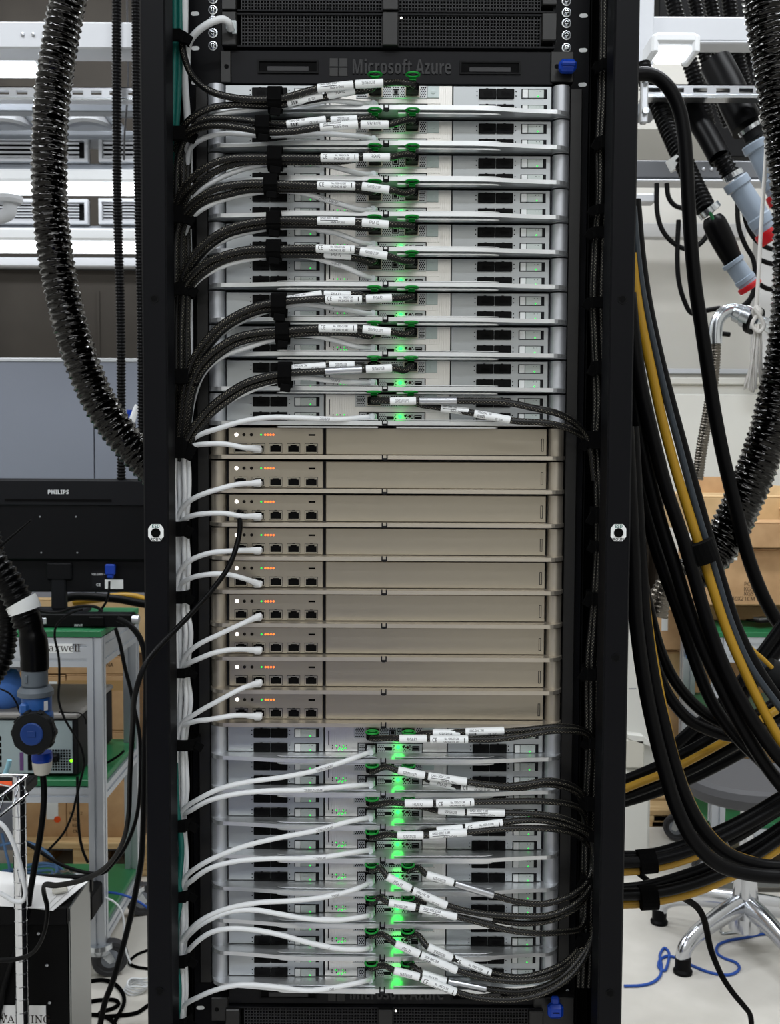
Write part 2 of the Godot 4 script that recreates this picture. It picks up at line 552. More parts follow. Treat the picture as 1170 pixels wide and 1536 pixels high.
	part("network_port", frame(-0.0275, -0.0115, 0.0072, 0.0186, pz, pz + 0.0022, 0.0012).span(-0.0262, -0.0128, 0.0085, 0.0173, pz, pz + 0.0012), M.module, t)
	part("video_port", MB.new().span(-0.0012, 0.0088, 0.0098, 0.0142, pz, pz + 0.0018, 0.001), M.module, t)
	part("usb_port", frame(0.0358, 0.0455, 0.0088, 0.0158, pz, pz + 0.0018, 0.001).span(0.037, 0.0443, 0.0108, 0.0138, pz, pz + 0.0016), M.module, t)
	part("status_light", MB.new().turn([Vector2(0.0027, 0), Vector2(0.0027, 0.0006), Vector2(0.0019, 0.0018), Vector2(0, 0.0024)], Vector3(0.0168, 0.0140, pz + 0.0006), Vector3.BACK, 14), M.led_green, t, "bright green status light")
	part("dim_light", MB.new().turn([Vector2(0.0016, 0), Vector2(0.0016, 0.0008), Vector2(0, 0.0012)], Vector3(0.0238, 0.0150, pz + 0.0006), Vector3.BACK, 10), M.led_off, t)
	part("red_button", MB.new().turn([Vector2(0.0019, 0), Vector2(0.0019, 0.001), Vector2(0, 0.0014)], Vector3(0.0295, 0.0140, pz + 0.0006), Vector3.BACK, 10), M.led_red, t)
	var l := OmniLight3D.new()
	l.name = "status_glow"
	l.position = Vector3(0.0168, 0.0125, pz + 0.009)
	l.light_color = Color(0.1, 1.0, 0.28); l.light_energy = 0.0002; l.light_size = 0.003; l.omni_range = 8.0; l.omni_attenuation = 2.0; l.shadow_enabled = true
	t.add_child(l)
	# activity lights
	hl = []
	for i in 5: hl.append_array([-0.0712 + i * 0.0047, 0.0158, -0.0712 + i * 0.0047, 0.0122])
	part("vent_hole", holes(hl, 0.0012, pz, 8), M.hole, t, "", true)
	var al := MB.new()
	for q in [[-0.0665, 0.0158], [-0.0571, 0.0158], [-0.0618, 0.0122], [-0.0571, 0.0122], [-0.0540, 0.0122], [-0.0634, 0.0104], [-0.0586, 0.0104]]:
		al.turn([Vector2(0.0010, 0), Vector2(0.0010, 0.0005), Vector2(0, 0.0009)], Vector3(q[0], q[1], pz + 0.0001), Vector3.BACK, 6)
	part("activity_lights", al, M.led_green_dim, t)
	make_ledge(t, M.ledge, 0.028, true)
	return t

func make_ledge(t: Node3D, m: Material, reach: float, pads: bool) -> void:
	# the lip below the panels: straight at the ends, bowed out towards the middle
	var poly := PackedVector2Array()
	var back := PackedVector2Array()
	for i in 97:
		var x := -0.2362 + 0.4724 * i / 96.0
		var e := clampf(1.0 - (absf(x) - 0.10) / 0.12, 0.0, 1.0)
		var z := lerpf(0.0145, reach, e * e * (3.0 - 2.0 * e))
		if absf(x) > 0.2135: z = -0.0112 + 0.0257 * sqrt(maxf(0.0, 1.0 - pow((absf(x) - 0.2135) / 0.0229, 2.0)))
		poly.append(Vector2(x, -z))
	poly.append(Vector2(0.2362, 0.0130)); poly.append(Vector2(-0.2362, 0.0130))
	var q := Basis(Vector3(1, 0, 0), Vector3(0, 0, -1), Vector3(0, 1, 0))
	var l := part("pull_ledge", MB.new().prism(poly, 0.0016, 0.0068, Transform3D(q, Vector3.ZERO)), m, t)
	if pads:
		for s in [-1.0, 1.0]:
			var pad := PackedVector2Array()
			for k in 15:
				var a := PI * k / 14.0
				pad.append(Vector2(0.125 * s + 0.019 * s * sin(a), -0.0165 + 0.0052 * cos(a)))
			pad.append(Vector2(0.012 * s, -0.0235)); pad.append(Vector2(0.012 * s, -0.0095))
			part("grip_pad", MB.new().prism(pad, -0.0020, -0.0002, Transform3D(q, Vector3.ZERO)), m, l)
			part("grip_pad", MB.new().prism(pad, 0.0082, 0.0092, Transform3D(q, Vector3.ZERO)), m, l)
	part("clasp", MB.new().span(-0.0068, -0.0052, 0.001, 0.0075, reach - 0.006, reach + 0.0008).span(-0.0008, 0.0008, 0.001, 0.0075, reach - 0.006, reach + 0.0008).span(-0.0052, -0.0008, 0.0005, 0.0035, reach - 0.006, reach + 0.0015), M.seam, l)

func make_switch(called: String) -> Node3D:
	var t := thing(called, "", "network switch")
	var pz := -0.006
	part("body", MB.new().span(-0.2142, 0.2142, 0.0012, 0.0436, -0.62, -0.0125, 0.0006), M.tray, t)
	for s in [-1.0, 1.0]:
		part("ear", half_round(s * 0.2245, 0.0012, 0.0434, 0.0104, -0.0104), M.gold_ear, t)
	part("left_panel", MB.new().span(-0.2105, -0.0850, 0.0075, 0.0428, -0.0128, pz, 0.0007), M.gold, t)
	part("right_panel", MB.new().span(-0.0812, 0.2118, 0.0075, 0.0428, -0.0128, pz, 0.0007), M.gold, t)
	for q in [[-0.2141, -0.211, -0.0105], [0.2122, 0.2135, -0.0115], [-0.0845, -0.0817, -0.011]]:
		part("seam", MB.new().span(q[0], q[1], 0.0075, 0.0428, -0.0126, q[2]), M.seam, t)
	for x in [-0.1945, -0.1708, -0.1480, -0.1242, -0.1006]:
		var p := part("network_port", frame(x - 0.0082, x + 0.0082, 0.0096, 0.0214, pz - 0.001, pz + 0.0009, 0.0009), M.cage, t)
		part("rim", frame(x - 0.0088, x + 0.0088, 0.0090, 0.0220, pz - 0.001, pz + 0.0004, 0.0007), M.seam, p)
		part("opening", MB.new().span(x - 0.0071, x + 0.0071, 0.0108, 0.0188, pz - 0.001, pz + 0.0004).span(x - 0.0042, x + 0.0042, 0.0188, 0.0203, pz - 0.001, pz + 0.0004).span(x - 0.0018, x + 0.0018, 0.0212, 0.0224, pz - 0.001, pz + 0.0004), M.hole, p)
	var spots := [[-0.2000, 0.0026, M.led_white], [-0.1900, 0.0022, M.led_off], [-0.1800, 0.0022, M.led_off], [-0.1672, 0.0012, M.led_green_dim], [-0.1618, 0.0013, M.led_orange], [-0.1582, 0.0013, M.led_orange], [-0.1546, 0.0013, M.led_orange], [-0.1510, 0.0013, M.led_orange]]
	for q in spots:
		part("indicator_light", MB.new().turn([Vector2(q[1], 0), Vector2(q[1], 0.0005), Vector2(0, 0.001)], Vector3(q[0], 0.0334, pz), Vector3.BACK, 10), q[2], t)
	part("card_slot", MB.new().span(-0.1042, -0.0952, 0.0322, 0.0346, pz - 0.001, pz + 0.0003), M.hole, t)
	part("latch", frame(0.2044, 0.2076, 0.0130, 0.0300, pz - 0.001, pz + 0.0004, 0.0007), M.seam, t)
	make_ledge(t, M.gold_ledge, 0.0145, false)
	return t

func copy(o: Node3D, label: String, group: String, at: Vector3) -> Node3D:
	var c: Node3D = o.duplicate()
	c.name = numbered(String(o.name))
	add_child(c)
	c.position = at
	tag(c, label, o.get_meta("category"), group)
	return c

func seat(k: int) -> Vector3:
	return Vector3(XC, Y0 - k * U, -DR)

func which(i: int, n: int) -> String:
	return "topmost" if i == 0 else ("lowest" if i == n - 1 else ORD[i])

func build_servers() -> void:
	var s := make_server("rack_server")
	for i in 18:
		var lb := ("silver rack server above the brass-toned units, %s from the top" % ORD[i]) if i > 0 and i < 9 else "topmost silver rack server, right under the lettered black panel" if i == 0 else "silver rack server resting right on top of the brass-toned units"
		if i >= 10: lb = "silver rack server below the brass-toned units, %s one down" % ORD[i - 10] if i < 17 else "lowest silver rack server, right above the bottom lettered panel"
		var at := seat(i if i < 10 else i + 9)
		if i == 0:
			s.position = at
			tag(s, lb, "server", "silver rack servers")
		else:
			copy(s, lb, "silver rack servers", at)
	var g := make_switch("network_switch")
	for i in 9:
		var lb := "plain brass-toned rack unit with network ports, %s of nine from the top" % ORD[i]
		if i == 0:
			g.position = seat(10)
			tag(g, lb, "network switch", "brass-toned rack units")
		else:
			copy(g, lb, "brass-toned rack units", seat(10 + i))

# ------------------------------------------------------------------ the cabinet round them
func screw_head(parent: Node3D, at: Vector3, r: float) -> void:
	var s := part("screw", MB.new().turn([Vector2(r * 1.35, 0), Vector2(r * 1.35, 0.001), Vector2(r, 0.0012), Vector2(r * 0.95, 0.003), Vector2(r * 0.55, 0.004), Vector2(0, 0.0042)], at, Vector3.BACK, 14), M.bright_zinc, parent)
	part("cross_slot", MB.new().box(at + Vector3(0, 0, 0.0042), Vector3(r * 0.9, r * 0.24, 0.0008)).box(at + Vector3(0, 0, 0.0042), Vector3(r * 0.24, r * 0.9, 0.0008)), M.hole, s)

func build_cabinet() -> void:
	var z1 := -1.29
	var t := thing("server_cabinet", "tall open-fronted black equipment cabinet with front posts and side cable channels", "cabinet", Vector3(XC, 0, -1.29))
	var g := [[-0.2995, -0.2685], [0.2705, 0.3010]]
	for i in 2:
		var x0: float = g[i][0]
		var x1: float = g[i][1]
		var p := part("front_post", MB.new().span(x0, x1, 0.04, 2.25, -0.045, 0.0, 0.0022), M.rack_black, t)
		var xm := (x0 + x1) / 2
		for py in ([448, 1487] if i == 0 else [449, 987, 1490]):
			var c := P(230 if i == 0 else 930, py, 1.29)
			var b := part("threaded_insert", MB.new().turn([Vector2(0.0062, 0.0), Vector2(0.0062, 0.0006), Vector2(0.0042, 0.0006), Vector2(0.0042, -0.001), Vector2(0, -0.001)], Vector3(xm, c.y, 0.0002), Vector3.BACK, 6), M.black, p)
			part("opening", MB.new().turn([Vector2(0.0038, 0), Vector2(0.0038, 0.0005), Vector2(0, 0.0006)], Vector3(xm, c.y, 0.0003), Vector3.BACK, 14), M.hole, b)
		# grounding point plate
		var c2 := P(233 if i == 0 else 928, 799, 1.29)
		var pl := PackedVector2Array()
		for q in [[-0.0095, -0.005], [-0.0055, -0.0105], [0.0055, -0.0105], [0.0095, -0.005], [0.0095, 0.005], [0.0055, 0.0105], [-0.0055, 0.0105], [-0.0095, 0.005]]: pl.append(Vector2(q[0], q[1]))
		var e := part("grounding_plate", MB.new().prism(pl, 0.0, 0.0014, Transform3D(Basis.IDENTITY, Vector3(xm, c2.y, 0))), M.label_white, t, "white plate around a grounding socket")
		part("socket", MB.new().turn([Vector2(0.0058, 0.001), Vector2(0.0058, 0.0026), Vector2(0.0042, 0.0028), Vector2(0.0042, 0.0016), Vector2(0, 0.0016)], Vector3(xm, c2.y, 0), Vector3.BACK, 18), M.hole, e)
		print_on(e, "ESD", Vector3(xm, c2.y + 0.0080, 0.0014), 0.0042, M.teal, Basis.IDENTITY, true, false, 0.0003)
		print_on(e, "GROUND", Vector3(xm, c2.y - 0.0082, 0.0014), 0.0024, M.black, Basis.IDENTITY, true, false, 0.0003)
		# side cable channel wall and skin
		var sx: float = -1.0 if i == 0 else 1.0
		part("side_panel", MB.new().span(sx * 0.3, sx * 0.296, 0.05, 2.25, -0.95, -0.045), M.rack_black, t)
		part("channel_wall", MB.new().span(sx * 0.2665, sx * 0.2635 + 0.002 * sx, 0.06, 2.2, -0.2, -0.125), M.deep_black, t)
		part("channel_back", MB.new().span(sx * 0.24, sx * 0.296, 0.06, 2.2, -0.205, -0.2), M.deep_black, t)
		# upright that carries the ears
		part("ear_rail", MB.new().span(sx * 0.2375, sx * 0.2535, 0.72, 1.926, -0.19, -0.099 - 0.014, 0.001), M.rail, t)
		# drilled mounting flange
		var fl := part("mounting_flange", MB.new().span(sx * 0.2155, sx * 0.2635, 0.06, 2.2, -0.128, -0.1255), M.rack_black, t)
		var yy := 0.10
		var ho := MB.new()
		while yy < 2.18:
			var oval := PackedVector2Array()
			for k in 12:
				var a := TAU * k / 12.0
				oval.append(Vector2(sx * 0.2555 + 0.0038 * cos(a) + (0.0018 if cos(a) > 0 else -0.0018), yy + 0.0028 * sin(a)))
			ho.prism(oval, -0.1254, -0.1250)
			yy += U
			if yy > 0.70 and yy < 1.93: yy = 1.935
		part("slot", ho, M.label_white, fl, "", true)
	part("back_panel", MB.new().span(-0.3, 0.3, 0.05, 2.25, -0.955, -0.95), M.deep_black, t)
	part("roof_panel", MB.new().span(-0.3, 0.3, 2.25, 2.27, -0.955, 0.0, 0.003), M.rack_black, t)
	part("base_plinth", MB.new().span(-0.3, 0.3, 0.0, 0.06, -0.955, 0.0, 0.003), M.rack_black, t)
	# screws down the flanges where they show
	for q in [[319, -2], [319, 14], [319, 30], [319, 49], [319, 68], [850, 1], [850, 18], [850, 34], [850, 52], [850, 71], [353, 1527], [852, 1489]]:
		var c := R(q[0], q[1], -24) - Vector3(XC, 0, -1.29)
		screw_head(t, Vector3(c.x, c.y, -0.1255), 0.0046 if q[1] < 1400 else 0.003)
	# brackets beside the lettered panels
	for q in [[331, 347, 77, 125], [826, 860, 78, 124], [317, 343, 1495, 1530], [800, 860, 1495, 1545]]:
		var a := R(q[0], q[2], -8) - Vector3(XC, 0, -1.29)
		var b := R(q[1], q[3], -8) - Vector3(XC, 0, -1.29)
		var br := part("bracket", MB.new().span(a.x, b.x, b.y, a.y, -0.125, -0.104, 0.001), M.rail, t)
		part("opening", MB.new().turn([Vector2(0.003, 0), Vector2(0.003, 0.0004), Vector2(0, 0.0005)], Vector3(a.x + 0.008, (a.y + b.y) / 2, -0.104), Vector3.BACK, 12), M.hole, br)

func grille(x0: float, x1: float, y0: float, y1: float, z: float) -> MB:
	var b := MB.new()
	var p := 0.0040
	var n := int((x1 - x0) / p)
	for i in n + 1:
		var x := x0 + (x1 - x0) * i / n
		b.span(x - 0.00045, x + 0.00045, y0, y1, z - 0.002, z)
	n = int((y1 - y0) / p)
	for i in n + 1:
		var y := y0 + (y1 - y0) * i / n
		b.span(x0, x1, y - 0.00045, y + 0.00045, z - 0.002, z)
	return b

func mesh_unit(called: String, y0: float, label: String) -> void:       # a black unit behind two perforated doors
	var t := thing(called, label, "rack equipment", Vector3(XC, y0, -DR), "black rack units with perforated fronts")
	part("body", MB.new().span(-0.214, 0.214, 0.001, 0.0435, -0.6, -0.022), M.hole, t)
	part("front_frame", frame(-0.2145, 0.2145, 0.0008, 0.0438, -0.02, -0.004, 0.0022), M.fascia, t)
	for x in [[-0.1915, -0.0095], [0.0125, 0.196]]:
		part("grille", grille(x[0], x[1], 0.003, 0.0415, -0.006), M.grille, t)
	part("divider", MB.new().span(-0.009, 0.012, 0.001, 0.0435, -0.015, 0.003, 0.0012), M.rail, t)
	for s in [-1.0, 1.0]:
		part("end_block", MB.new().span(s * 0.197, s * 0.2165, 0.008 if s > 0 else 0.0, 0.043, -0.02, 0.003, 0.0012), M.rail, t)
	part("indicator_light", MB.new().turn([Vector2(0.0014, 0), Vector2(0.0014, 0.0006), Vector2(0, 0.001)], Vector3(0.0155, 0.0385, -0.005), Vector3.BACK, 8), M.led_white, t)

func lettered_panel(y0: float, h: float, label: String) -> void:
	var t := thing("lettered_panel", label, "blanking panel", Vector3(XC, y0, -DR), "black lettered blanking panels")
	part("face", MB.new().span(-0.2135, 0.2135, 0.0008, h - 0.0008, -0.02, -0.008, 0.001), M.fascia, t)
	for x in [[-0.171, -0.092], [0.092, 0.171]]:
		var ym := h * 0.5
		var s := part("pull_slot", frame(x[0], x[1], ym - 0.0085, ym + 0.0085, -0.0085, -0.006, 0.0022), M.black, t)
		part("recess", MB.new().span(x[0] + 0.002, x[1] - 0.002, ym - 0.0065, ym + 0.0065, -0.0085, -0.0075), M.hole, s)
		part("lip", MB.new().span(x[0] + 0.012, x[1] - 0.012, ym - 0.006, ym + 0.001, -0.0085, -0.0066, 0.0008), M.emboss, s)
	for i in 2:
		for j in 2:
			part("emblem_square", MB.new().span(-0.0775 + i * 0.0125, -0.0663 + i * 0.0125, h * 0.5 - 0.0118 + j * 0.0122, h * 0.5 - 0.0008 + j * 0.0122, -0.009, -0.0072, 0.0003), M.rail, t)
	var o := print_on(t, "Microsoft Azure", Vector3(0.0165, h * 0.5, -0.0072), 0.0185, M.emboss, Basis.IDENTITY, true, false, 0.0016)
	var ab := o.mesh.get_aabb()
	o.scale = Vector3(0.128 / ab.size.x, 1, 1)

func thumb_latch(at: Vector3, label: String, hang: bool) -> void:
	var t := thing("thumb_latch", label, "latch", at, "blue thumb latches")
	if hang:
		part("body", MB.new().box(Vector3(0, 0, 0.006), Vector3(0.021, 0.019, 0.014), 0.004).box(Vector3(0, 0.012, 0.004), Vector3(0.011, 0.012, 0.008), 0.002), M.blue, t)
		part("mark", MB.new().box(Vector3(0, 0, 0.0132), Vector3(0.009, 0.0014, 0.0006)), M.deep_black, t)
	else:
		part("body", MB.new().box(Vector3(0, 0, 0.006), Vector3(0.022, 0.016, 0.016), 0.004), M.blue, t)
		part("lip", MB.new().box(Vector3(0, 0.001, 0.015), Vector3(0.020, 0.006, 0.006), 0.002), M.blue, t)
		part("stem", MB.new().cyl(Vector3(0, -0.001, -0.012), Vector3(0, -0.001, 0), 0.005), M.deep_black, t)

func build_rack_rest() -> void:
	mesh_unit("perforated_unit", Y0 + 2 * U + 0.001, "black rack unit with perforated doors, right above the top lettered panel")
	mesh_unit("perforated_unit", Y0 + 3 * U + 0.0015, "black rack unit with perforated doors, cut off at the top of the photograph")
	lettered_panel(Y0 + U, U, "black lettered blanking panel above the topmost silver server")
	var yb := Y0 - 26 * U
	lettered_panel(yb - 0.034, 0.034, "black lettered blanking panel below the lowest silver server")
	mesh_unit("perforated_unit", yb - 0.079, "black rack unit with perforated doors at the bottom of the photograph")
	var fill := part("blank_filler", MB.new().span(-0.235, 0.235, 0.07, yb - 0.081, -DR - 0.02, -DR - 0.01), M.fascia, self)
	tag(fill, "plain black filler plate low in the cabinet under the perforated unit", "blanking panel")
	fill.position.x = XC
	thumb_latch(R(850, 102, 2), "small blue thumb latch beside the top lettered panel", false)
	thumb_latch(R(832, 1512, 4), "small blue thumb latch hanging beside the bottom lettered panel", true)

# ------------------------------------------------------------------ cables on the rack
func sleeve(parent: Node3D, l: Array, r := 0.0052) -> void:       # [px0, py0, px1, py1, mm, material]: a printed sleeve, left to right
	var a := R(l[0], l[1], l[4])
	var b := R(l[2], l[3], l[4])
	var d := (b - a).normalized()
	var up := -(Vector3.BACK - d * Vector3.BACK.dot(d)).normalized()
	var pts := PackedVector3Array([a, a + d * 0.0012, a.lerp(b, 0.5), b - d * 0.0012, b])
	part("printed_sleeve", MB.new().tube(pts, r, 14, PackedFloat32Array([r * 0.9, r, r, r, r * 0.9]), up, true), M[l[5]], parent, "white printed sleeve")

func data_cable(k: int, side: String, label: String, pts: Array, sleeves: Array, r := 0.0044) -> void:
	var port := seat(k) + Vector3(-0.0176 if side == "left" else 0.0304, 0.0344, -0.002)
	var t := thing("data_cable", label, "cable", port, "black braided data cables")
	part("plug", MB.new().box(Vector3(0, 0, 0.008), Vector3(0.0165, 0.0098, 0.024), 0.0015).box(Vector3(0, -0.0005, 0.022), Vector3(0.0135, 0.0085, 0.01), 0.003), M.sleeve_black, t)
	var pl := MB.new()
	pl.box(Vector3(0, 0.0062, 0.012), Vector3(0.0085, 0.0009, 0.026), 0.0002)
	var ring := PackedVector3Array()
	for i in 21:
		var a := TAU * i / 20.0 - PI / 2
		ring.append(Vector3(0.0083 * cos(a), 0.0098, 0.0325 + 0.0092 * sin(a)))
	pl.tube(ring, 0.0014, 6)
	pl.box(Vector3(0, 0.0078, 0.0245), Vector3(0.0085, 0.0009, 0.006), 0.0002, Basis(Vector3.RIGHT, -0.5))
	part("pull_tab", pl, M.pull_green, t, "green pull tab with an oval ring")
	var path := PackedVector3Array([port + Vector3(0, -0.0005, 0.02), port + Vector3(0, -0.0005, 0.027)])
	path.append_array(rpath(pts))
	var mesh := cable(path, r, 8, 5)
	var c := part("sheath", mesh, M.braid, t, "black braided sheath")
	c.position = -port
	for s in sleeves:
		var holder := c
		sleeve(holder, s)

func net_cable(label: String, group: String, plug: Vector3, pts: Array, prints: Array, big: bool) -> void:
	var t := thing("network_cable", label, "cable", plug, group)
	if big:
		part("plug", MB.new().box(Vector3(0, 0, 0.006), Vector3(0.0115, 0.0085, 0.014), 0.0012), M.clear_plug, t, "clear plug")
	else:
		part("plug", MB.new().box(Vector3(0, -0.0015, 0.007), Vector3(0.0112, 0.0085, 0.016), 0.002), M.white_cable, t)
	var first := R(pts[0], pts[1], pts[2])
	var from := plug + Vector3(0, 0, 0.013)
	if big:
		part("boot", MB.new().turn([Vector2(0.0052, 0), Vector2(0.005, 0.006), Vector2(0.0038, 0.010), Vector2(0, 0.0105)], Vector3(0, 0, 0.012), Vector3.BACK, 12), M.clear_plug, t)
		from = plug + Vector3(0, 0, 0.017)
	else:
		var run := (first - from).normalized()
		part("boot", MB.new().tube(PackedVector3Array([Vector3(0, 0, 0.0125) - run * 0.004, Vector3(0, 0, 0.0125) + run * 0.004, Vector3(0, 0, 0.0125) + run * 0.017]), 0.005, 4, PackedFloat32Array([0.0058, 0.0056, 0.0042]), (Vector3.UP + Vector3.BACK).normalized()), M.white_cable, t)
	var path := PackedVector3Array([from])
	path.append_array(rpath(pts))
	var c := part("sheath", cable(path, 0.0034, 8, 6), M.white_cable, t)
	c.position = -plug
	for s in prints: sleeve(c, s, 0.00355)

func build_top_cables() -> void:
	var N := "label_name_0"
	# A from the right port, B from the left one; every one runs left into the bundle and down
	var A := [
		[600, 124, 30, 575, 125, 46, 533, 127, 50, 476, 133, 50, 432, 145, 50, 405, 149, 52, 354, 147, 50, 316, 137, 46, 292, 118, 36, 279, 94, 22, 272, 55, 8, 270, 10, 4, 270, -30, 4],
		[608, 180, 34, 583, 187, 46, 540, 187, 50, 479, 191, 50, 439, 197, 50, 400, 198, 52, 364, 192, 50, 326, 188, 46, 300, 192, 38, 282, 202, 24, 268, 230, 10, 264, 290, 4, 264, 420, 4],
		[606, 232, 34, 585, 236, 46, 544, 236, 50, 480, 237, 50, 414, 236, 52, 371, 236, 50, 337, 239, 48, 309, 251, 42, 285, 270, 30, 268, 294, 16, 258, 330, 6, 258, 420, 6, 260, 560, 4],
		[606, 290, 34, 585, 285, 46, 542, 279, 50, 475, 278, 50, 406, 275, 52, 371, 275, 50, 330, 281, 48, 303, 294, 40, 280, 313, 28, 266, 340, 14, 262, 420, 12, 262, 560, 8],
		[606, 338, 34, 583, 337, 46, 542, 334, 50, 475, 331, 50, 410, 330, 52, 385, 332, 50, 344, 342, 48, 309, 363, 42, 285, 390, 32, 272, 418, 20, 266, 450, 12, 264, 560, 10],
		[606, 392, 34, 581, 384, 46, 540, 377, 50, 473, 372, 50, 410, 373, 52, 371, 374, 50, 337, 382, 48, 309, 394, 42, 289, 411, 34, 277, 428, 24, 272, 470, 14, 271, 560, 12],
		[606, 447, 34, 588, 448, 46, 545, 448, 50, 487, 448, 50, 419, 453, 52, 391, 457, 50, 361, 469, 48, 333, 486, 44, 309, 510, 38, 292, 534, 30, 279, 570, 20, 272, 620, 12, 268, 670, 6],
		[606, 502, 34, 586, 498, 46, 540, 493, 50, 477, 492, 50, 424, 496, 52, 391, 498, 50, 354, 506, 48, 330, 520, 44, 309, 537, 38, 295, 556, 30, 283, 585, 20, 276, 625, 12, 270, 670, 6],
		[606, 556, 34, 588, 552, 46, 546, 554, 50, 487, 557, 50, 427, 560, 52, 405, 563, 50, 371, 573, 48, 340, 591, 44, 313, 613, 38, 292, 637, 30, 278, 660, 20, 268, 690, 6],
	]
	var B := [
		[556, 134, 30, 533, 137, 38, 488, 146, 42, 432, 156, 42, 402, 159, 42, 354, 157, 42, 313, 163, 40, 284, 180, 30, 270, 200, 16, 262, 240, 0, 258, 420, -6],
		[556, 178, 30, 528, 180, 36, 470, 185, 42, 430, 187, 42, 395, 184, 42, 337, 178, 42, 309, 180, 38, 287, 194, 28, 271, 212, 14, 272, 260, 0, 270, 420, -4],
		[556, 230, 28, 528, 240, 36, 480, 243, 42, 414, 243, 42, 371, 243, 42, 337, 251, 40, 313, 264, 36, 292, 281, 26, 275, 302, 12, 266, 350, 0, 266, 500, -4],
		[556, 288, 28, 528, 284, 36, 480, 284, 42, 406, 284, 42, 371, 285, 42, 337, 293, 40, 309, 302, 36, 287, 320, 24, 274, 345, 8, 272, 440, 2, 272, 560, 0],
		[556, 342, 28, 528, 340, 36, 475, 338, 42, 410, 338, 42, 385, 341, 42, 344, 351, 40, 313, 371, 36, 290, 398, 26, 278, 425, 12, 277, 480, 4, 276, 560, 4],
		[556, 394, 28, 535, 388, 38, 480, 383, 42, 410, 382, 42, 371, 383, 42, 337, 391, 40, 313, 404, 36, 294, 420, 28, 282, 438, 16, 280, 480, 6, 280, 560, 6],
		[556, 446, 28, 532, 441, 38, 487, 443, 42, 432, 449, 42, 419, 462, 42, 391, 466, 42, 361, 478, 42, 335, 495, 40, 314, 518, 34, 298, 542, 26, 286, 580, 14, 280, 630, 6, 275, 675, 0],
		[556, 504, 28, 532, 500, 36, 477, 499, 42, 424, 503, 42, 391, 506, 42, 356, 515, 42, 334, 528, 40, 314, 545, 34, 300, 563, 26, 289, 590, 14, 283, 630, 6, 278, 675, 0],
		[556, 552, 30, 532, 548, 38, 490, 550, 44, 437, 557, 44, 427, 567, 44, 405, 572, 42, 371, 583, 42, 344, 600, 40, 317, 621, 34, 297, 645, 24, 284, 668, 14, 275, 695, 2],
	]
	var LA := [
		[[533, 126.5, 575, 124.5, 50, N], [476, 132.5, 530, 127, 51, "label_code_1"]],
		[[541, 187, 583, 187, 50, N], [480, 191, 537, 186.5, 51, "label_code_1"]],
		[[545, 236, 585, 236, 50, "label_name_1"], [481, 236.5, 538, 236.5, 51, "label_code_0"]],
		[[543, 279, 584, 285, 50, "label_name_2"], [476, 278, 533, 279, 51, "label_code_0"]],
		[[543, 333.5, 583, 337, 50, "label_name_1"], [476, 331, 533, 332, 51, "label_code_1"]],
		[[540, 377, 581, 384, 50, "label_name_2"], [474, 372.5, 532, 374.5, 51, "label_code_0"]],
		[[549, 448, 588, 447, 50, "label_name_1"], [488, 449, 543, 449, 51, "label_code_0"]],
		[[544, 493.5, 586, 498, 50, "label_name_2"], [478, 492, 536, 492.5, 51, "label_code_0"]],
		[[549, 554, 588, 552, 50, "label_name_0"], [488, 557, 543, 554.5, 51, "steel"]],
	]
	var LB := [
		[[491, 144, 532, 135, 42, "label_name_1"], [431, 155, 484, 144, 43, "label_code_2"]],
		[[496, 181, 536, 179, 40, "label_name_0"], [430, 187, 489, 180, 43, "label_code_2"]],
		[], [], [],
		[[486, 382, 527, 384, 42, "label_name_1"]],
		[[486, 442, 526, 443, 43, "label_name_1"], [430, 450, 483, 441.5, 44, "label_code_1"]],
		[],
		[[494, 548, 532, 547.5, 44, "label_name_0"], [437, 553, 489, 549, 45, "label_code_2"]],
	]
	for i in 9:
		data_cable(i, "right", "black braided cable from the right port of the %s silver server, tied off leftwards" % which(i, 99), A[i], LA[i])
		data_cable(i, "left", "black braided cable from the left port of the %s silver server, tied off leftwards" % which(i, 99), B[i], LB[i])
	data_cable(9, "left", "upper of two black braided cables swinging right above the brass-toned units", [584, 601, 40, 624, 601, 46, 686, 601, 48, 755, 603, 48, 796, 611, 46, 841, 622, 40, 868, 640, 24, 884, 664, 8, 892, 720, -6], [[585, 602, 624, 601, 46, "label_name_2"], [629, 601, 685, 601, 48, "steel"]])
	data_cable(9, "right", "lower of two black braided cables swinging right above the brass-toned units", [628, 606, 34, 659, 611, 40, 712, 620, 42, 769, 631, 42, 823, 635, 40, 858, 645, 30, 880, 662, 4, 896, 720, -8], [[661, 612, 703, 617, 41, "label_code_1"], [711, 620, 765, 630, 42, "label_code_2"]])
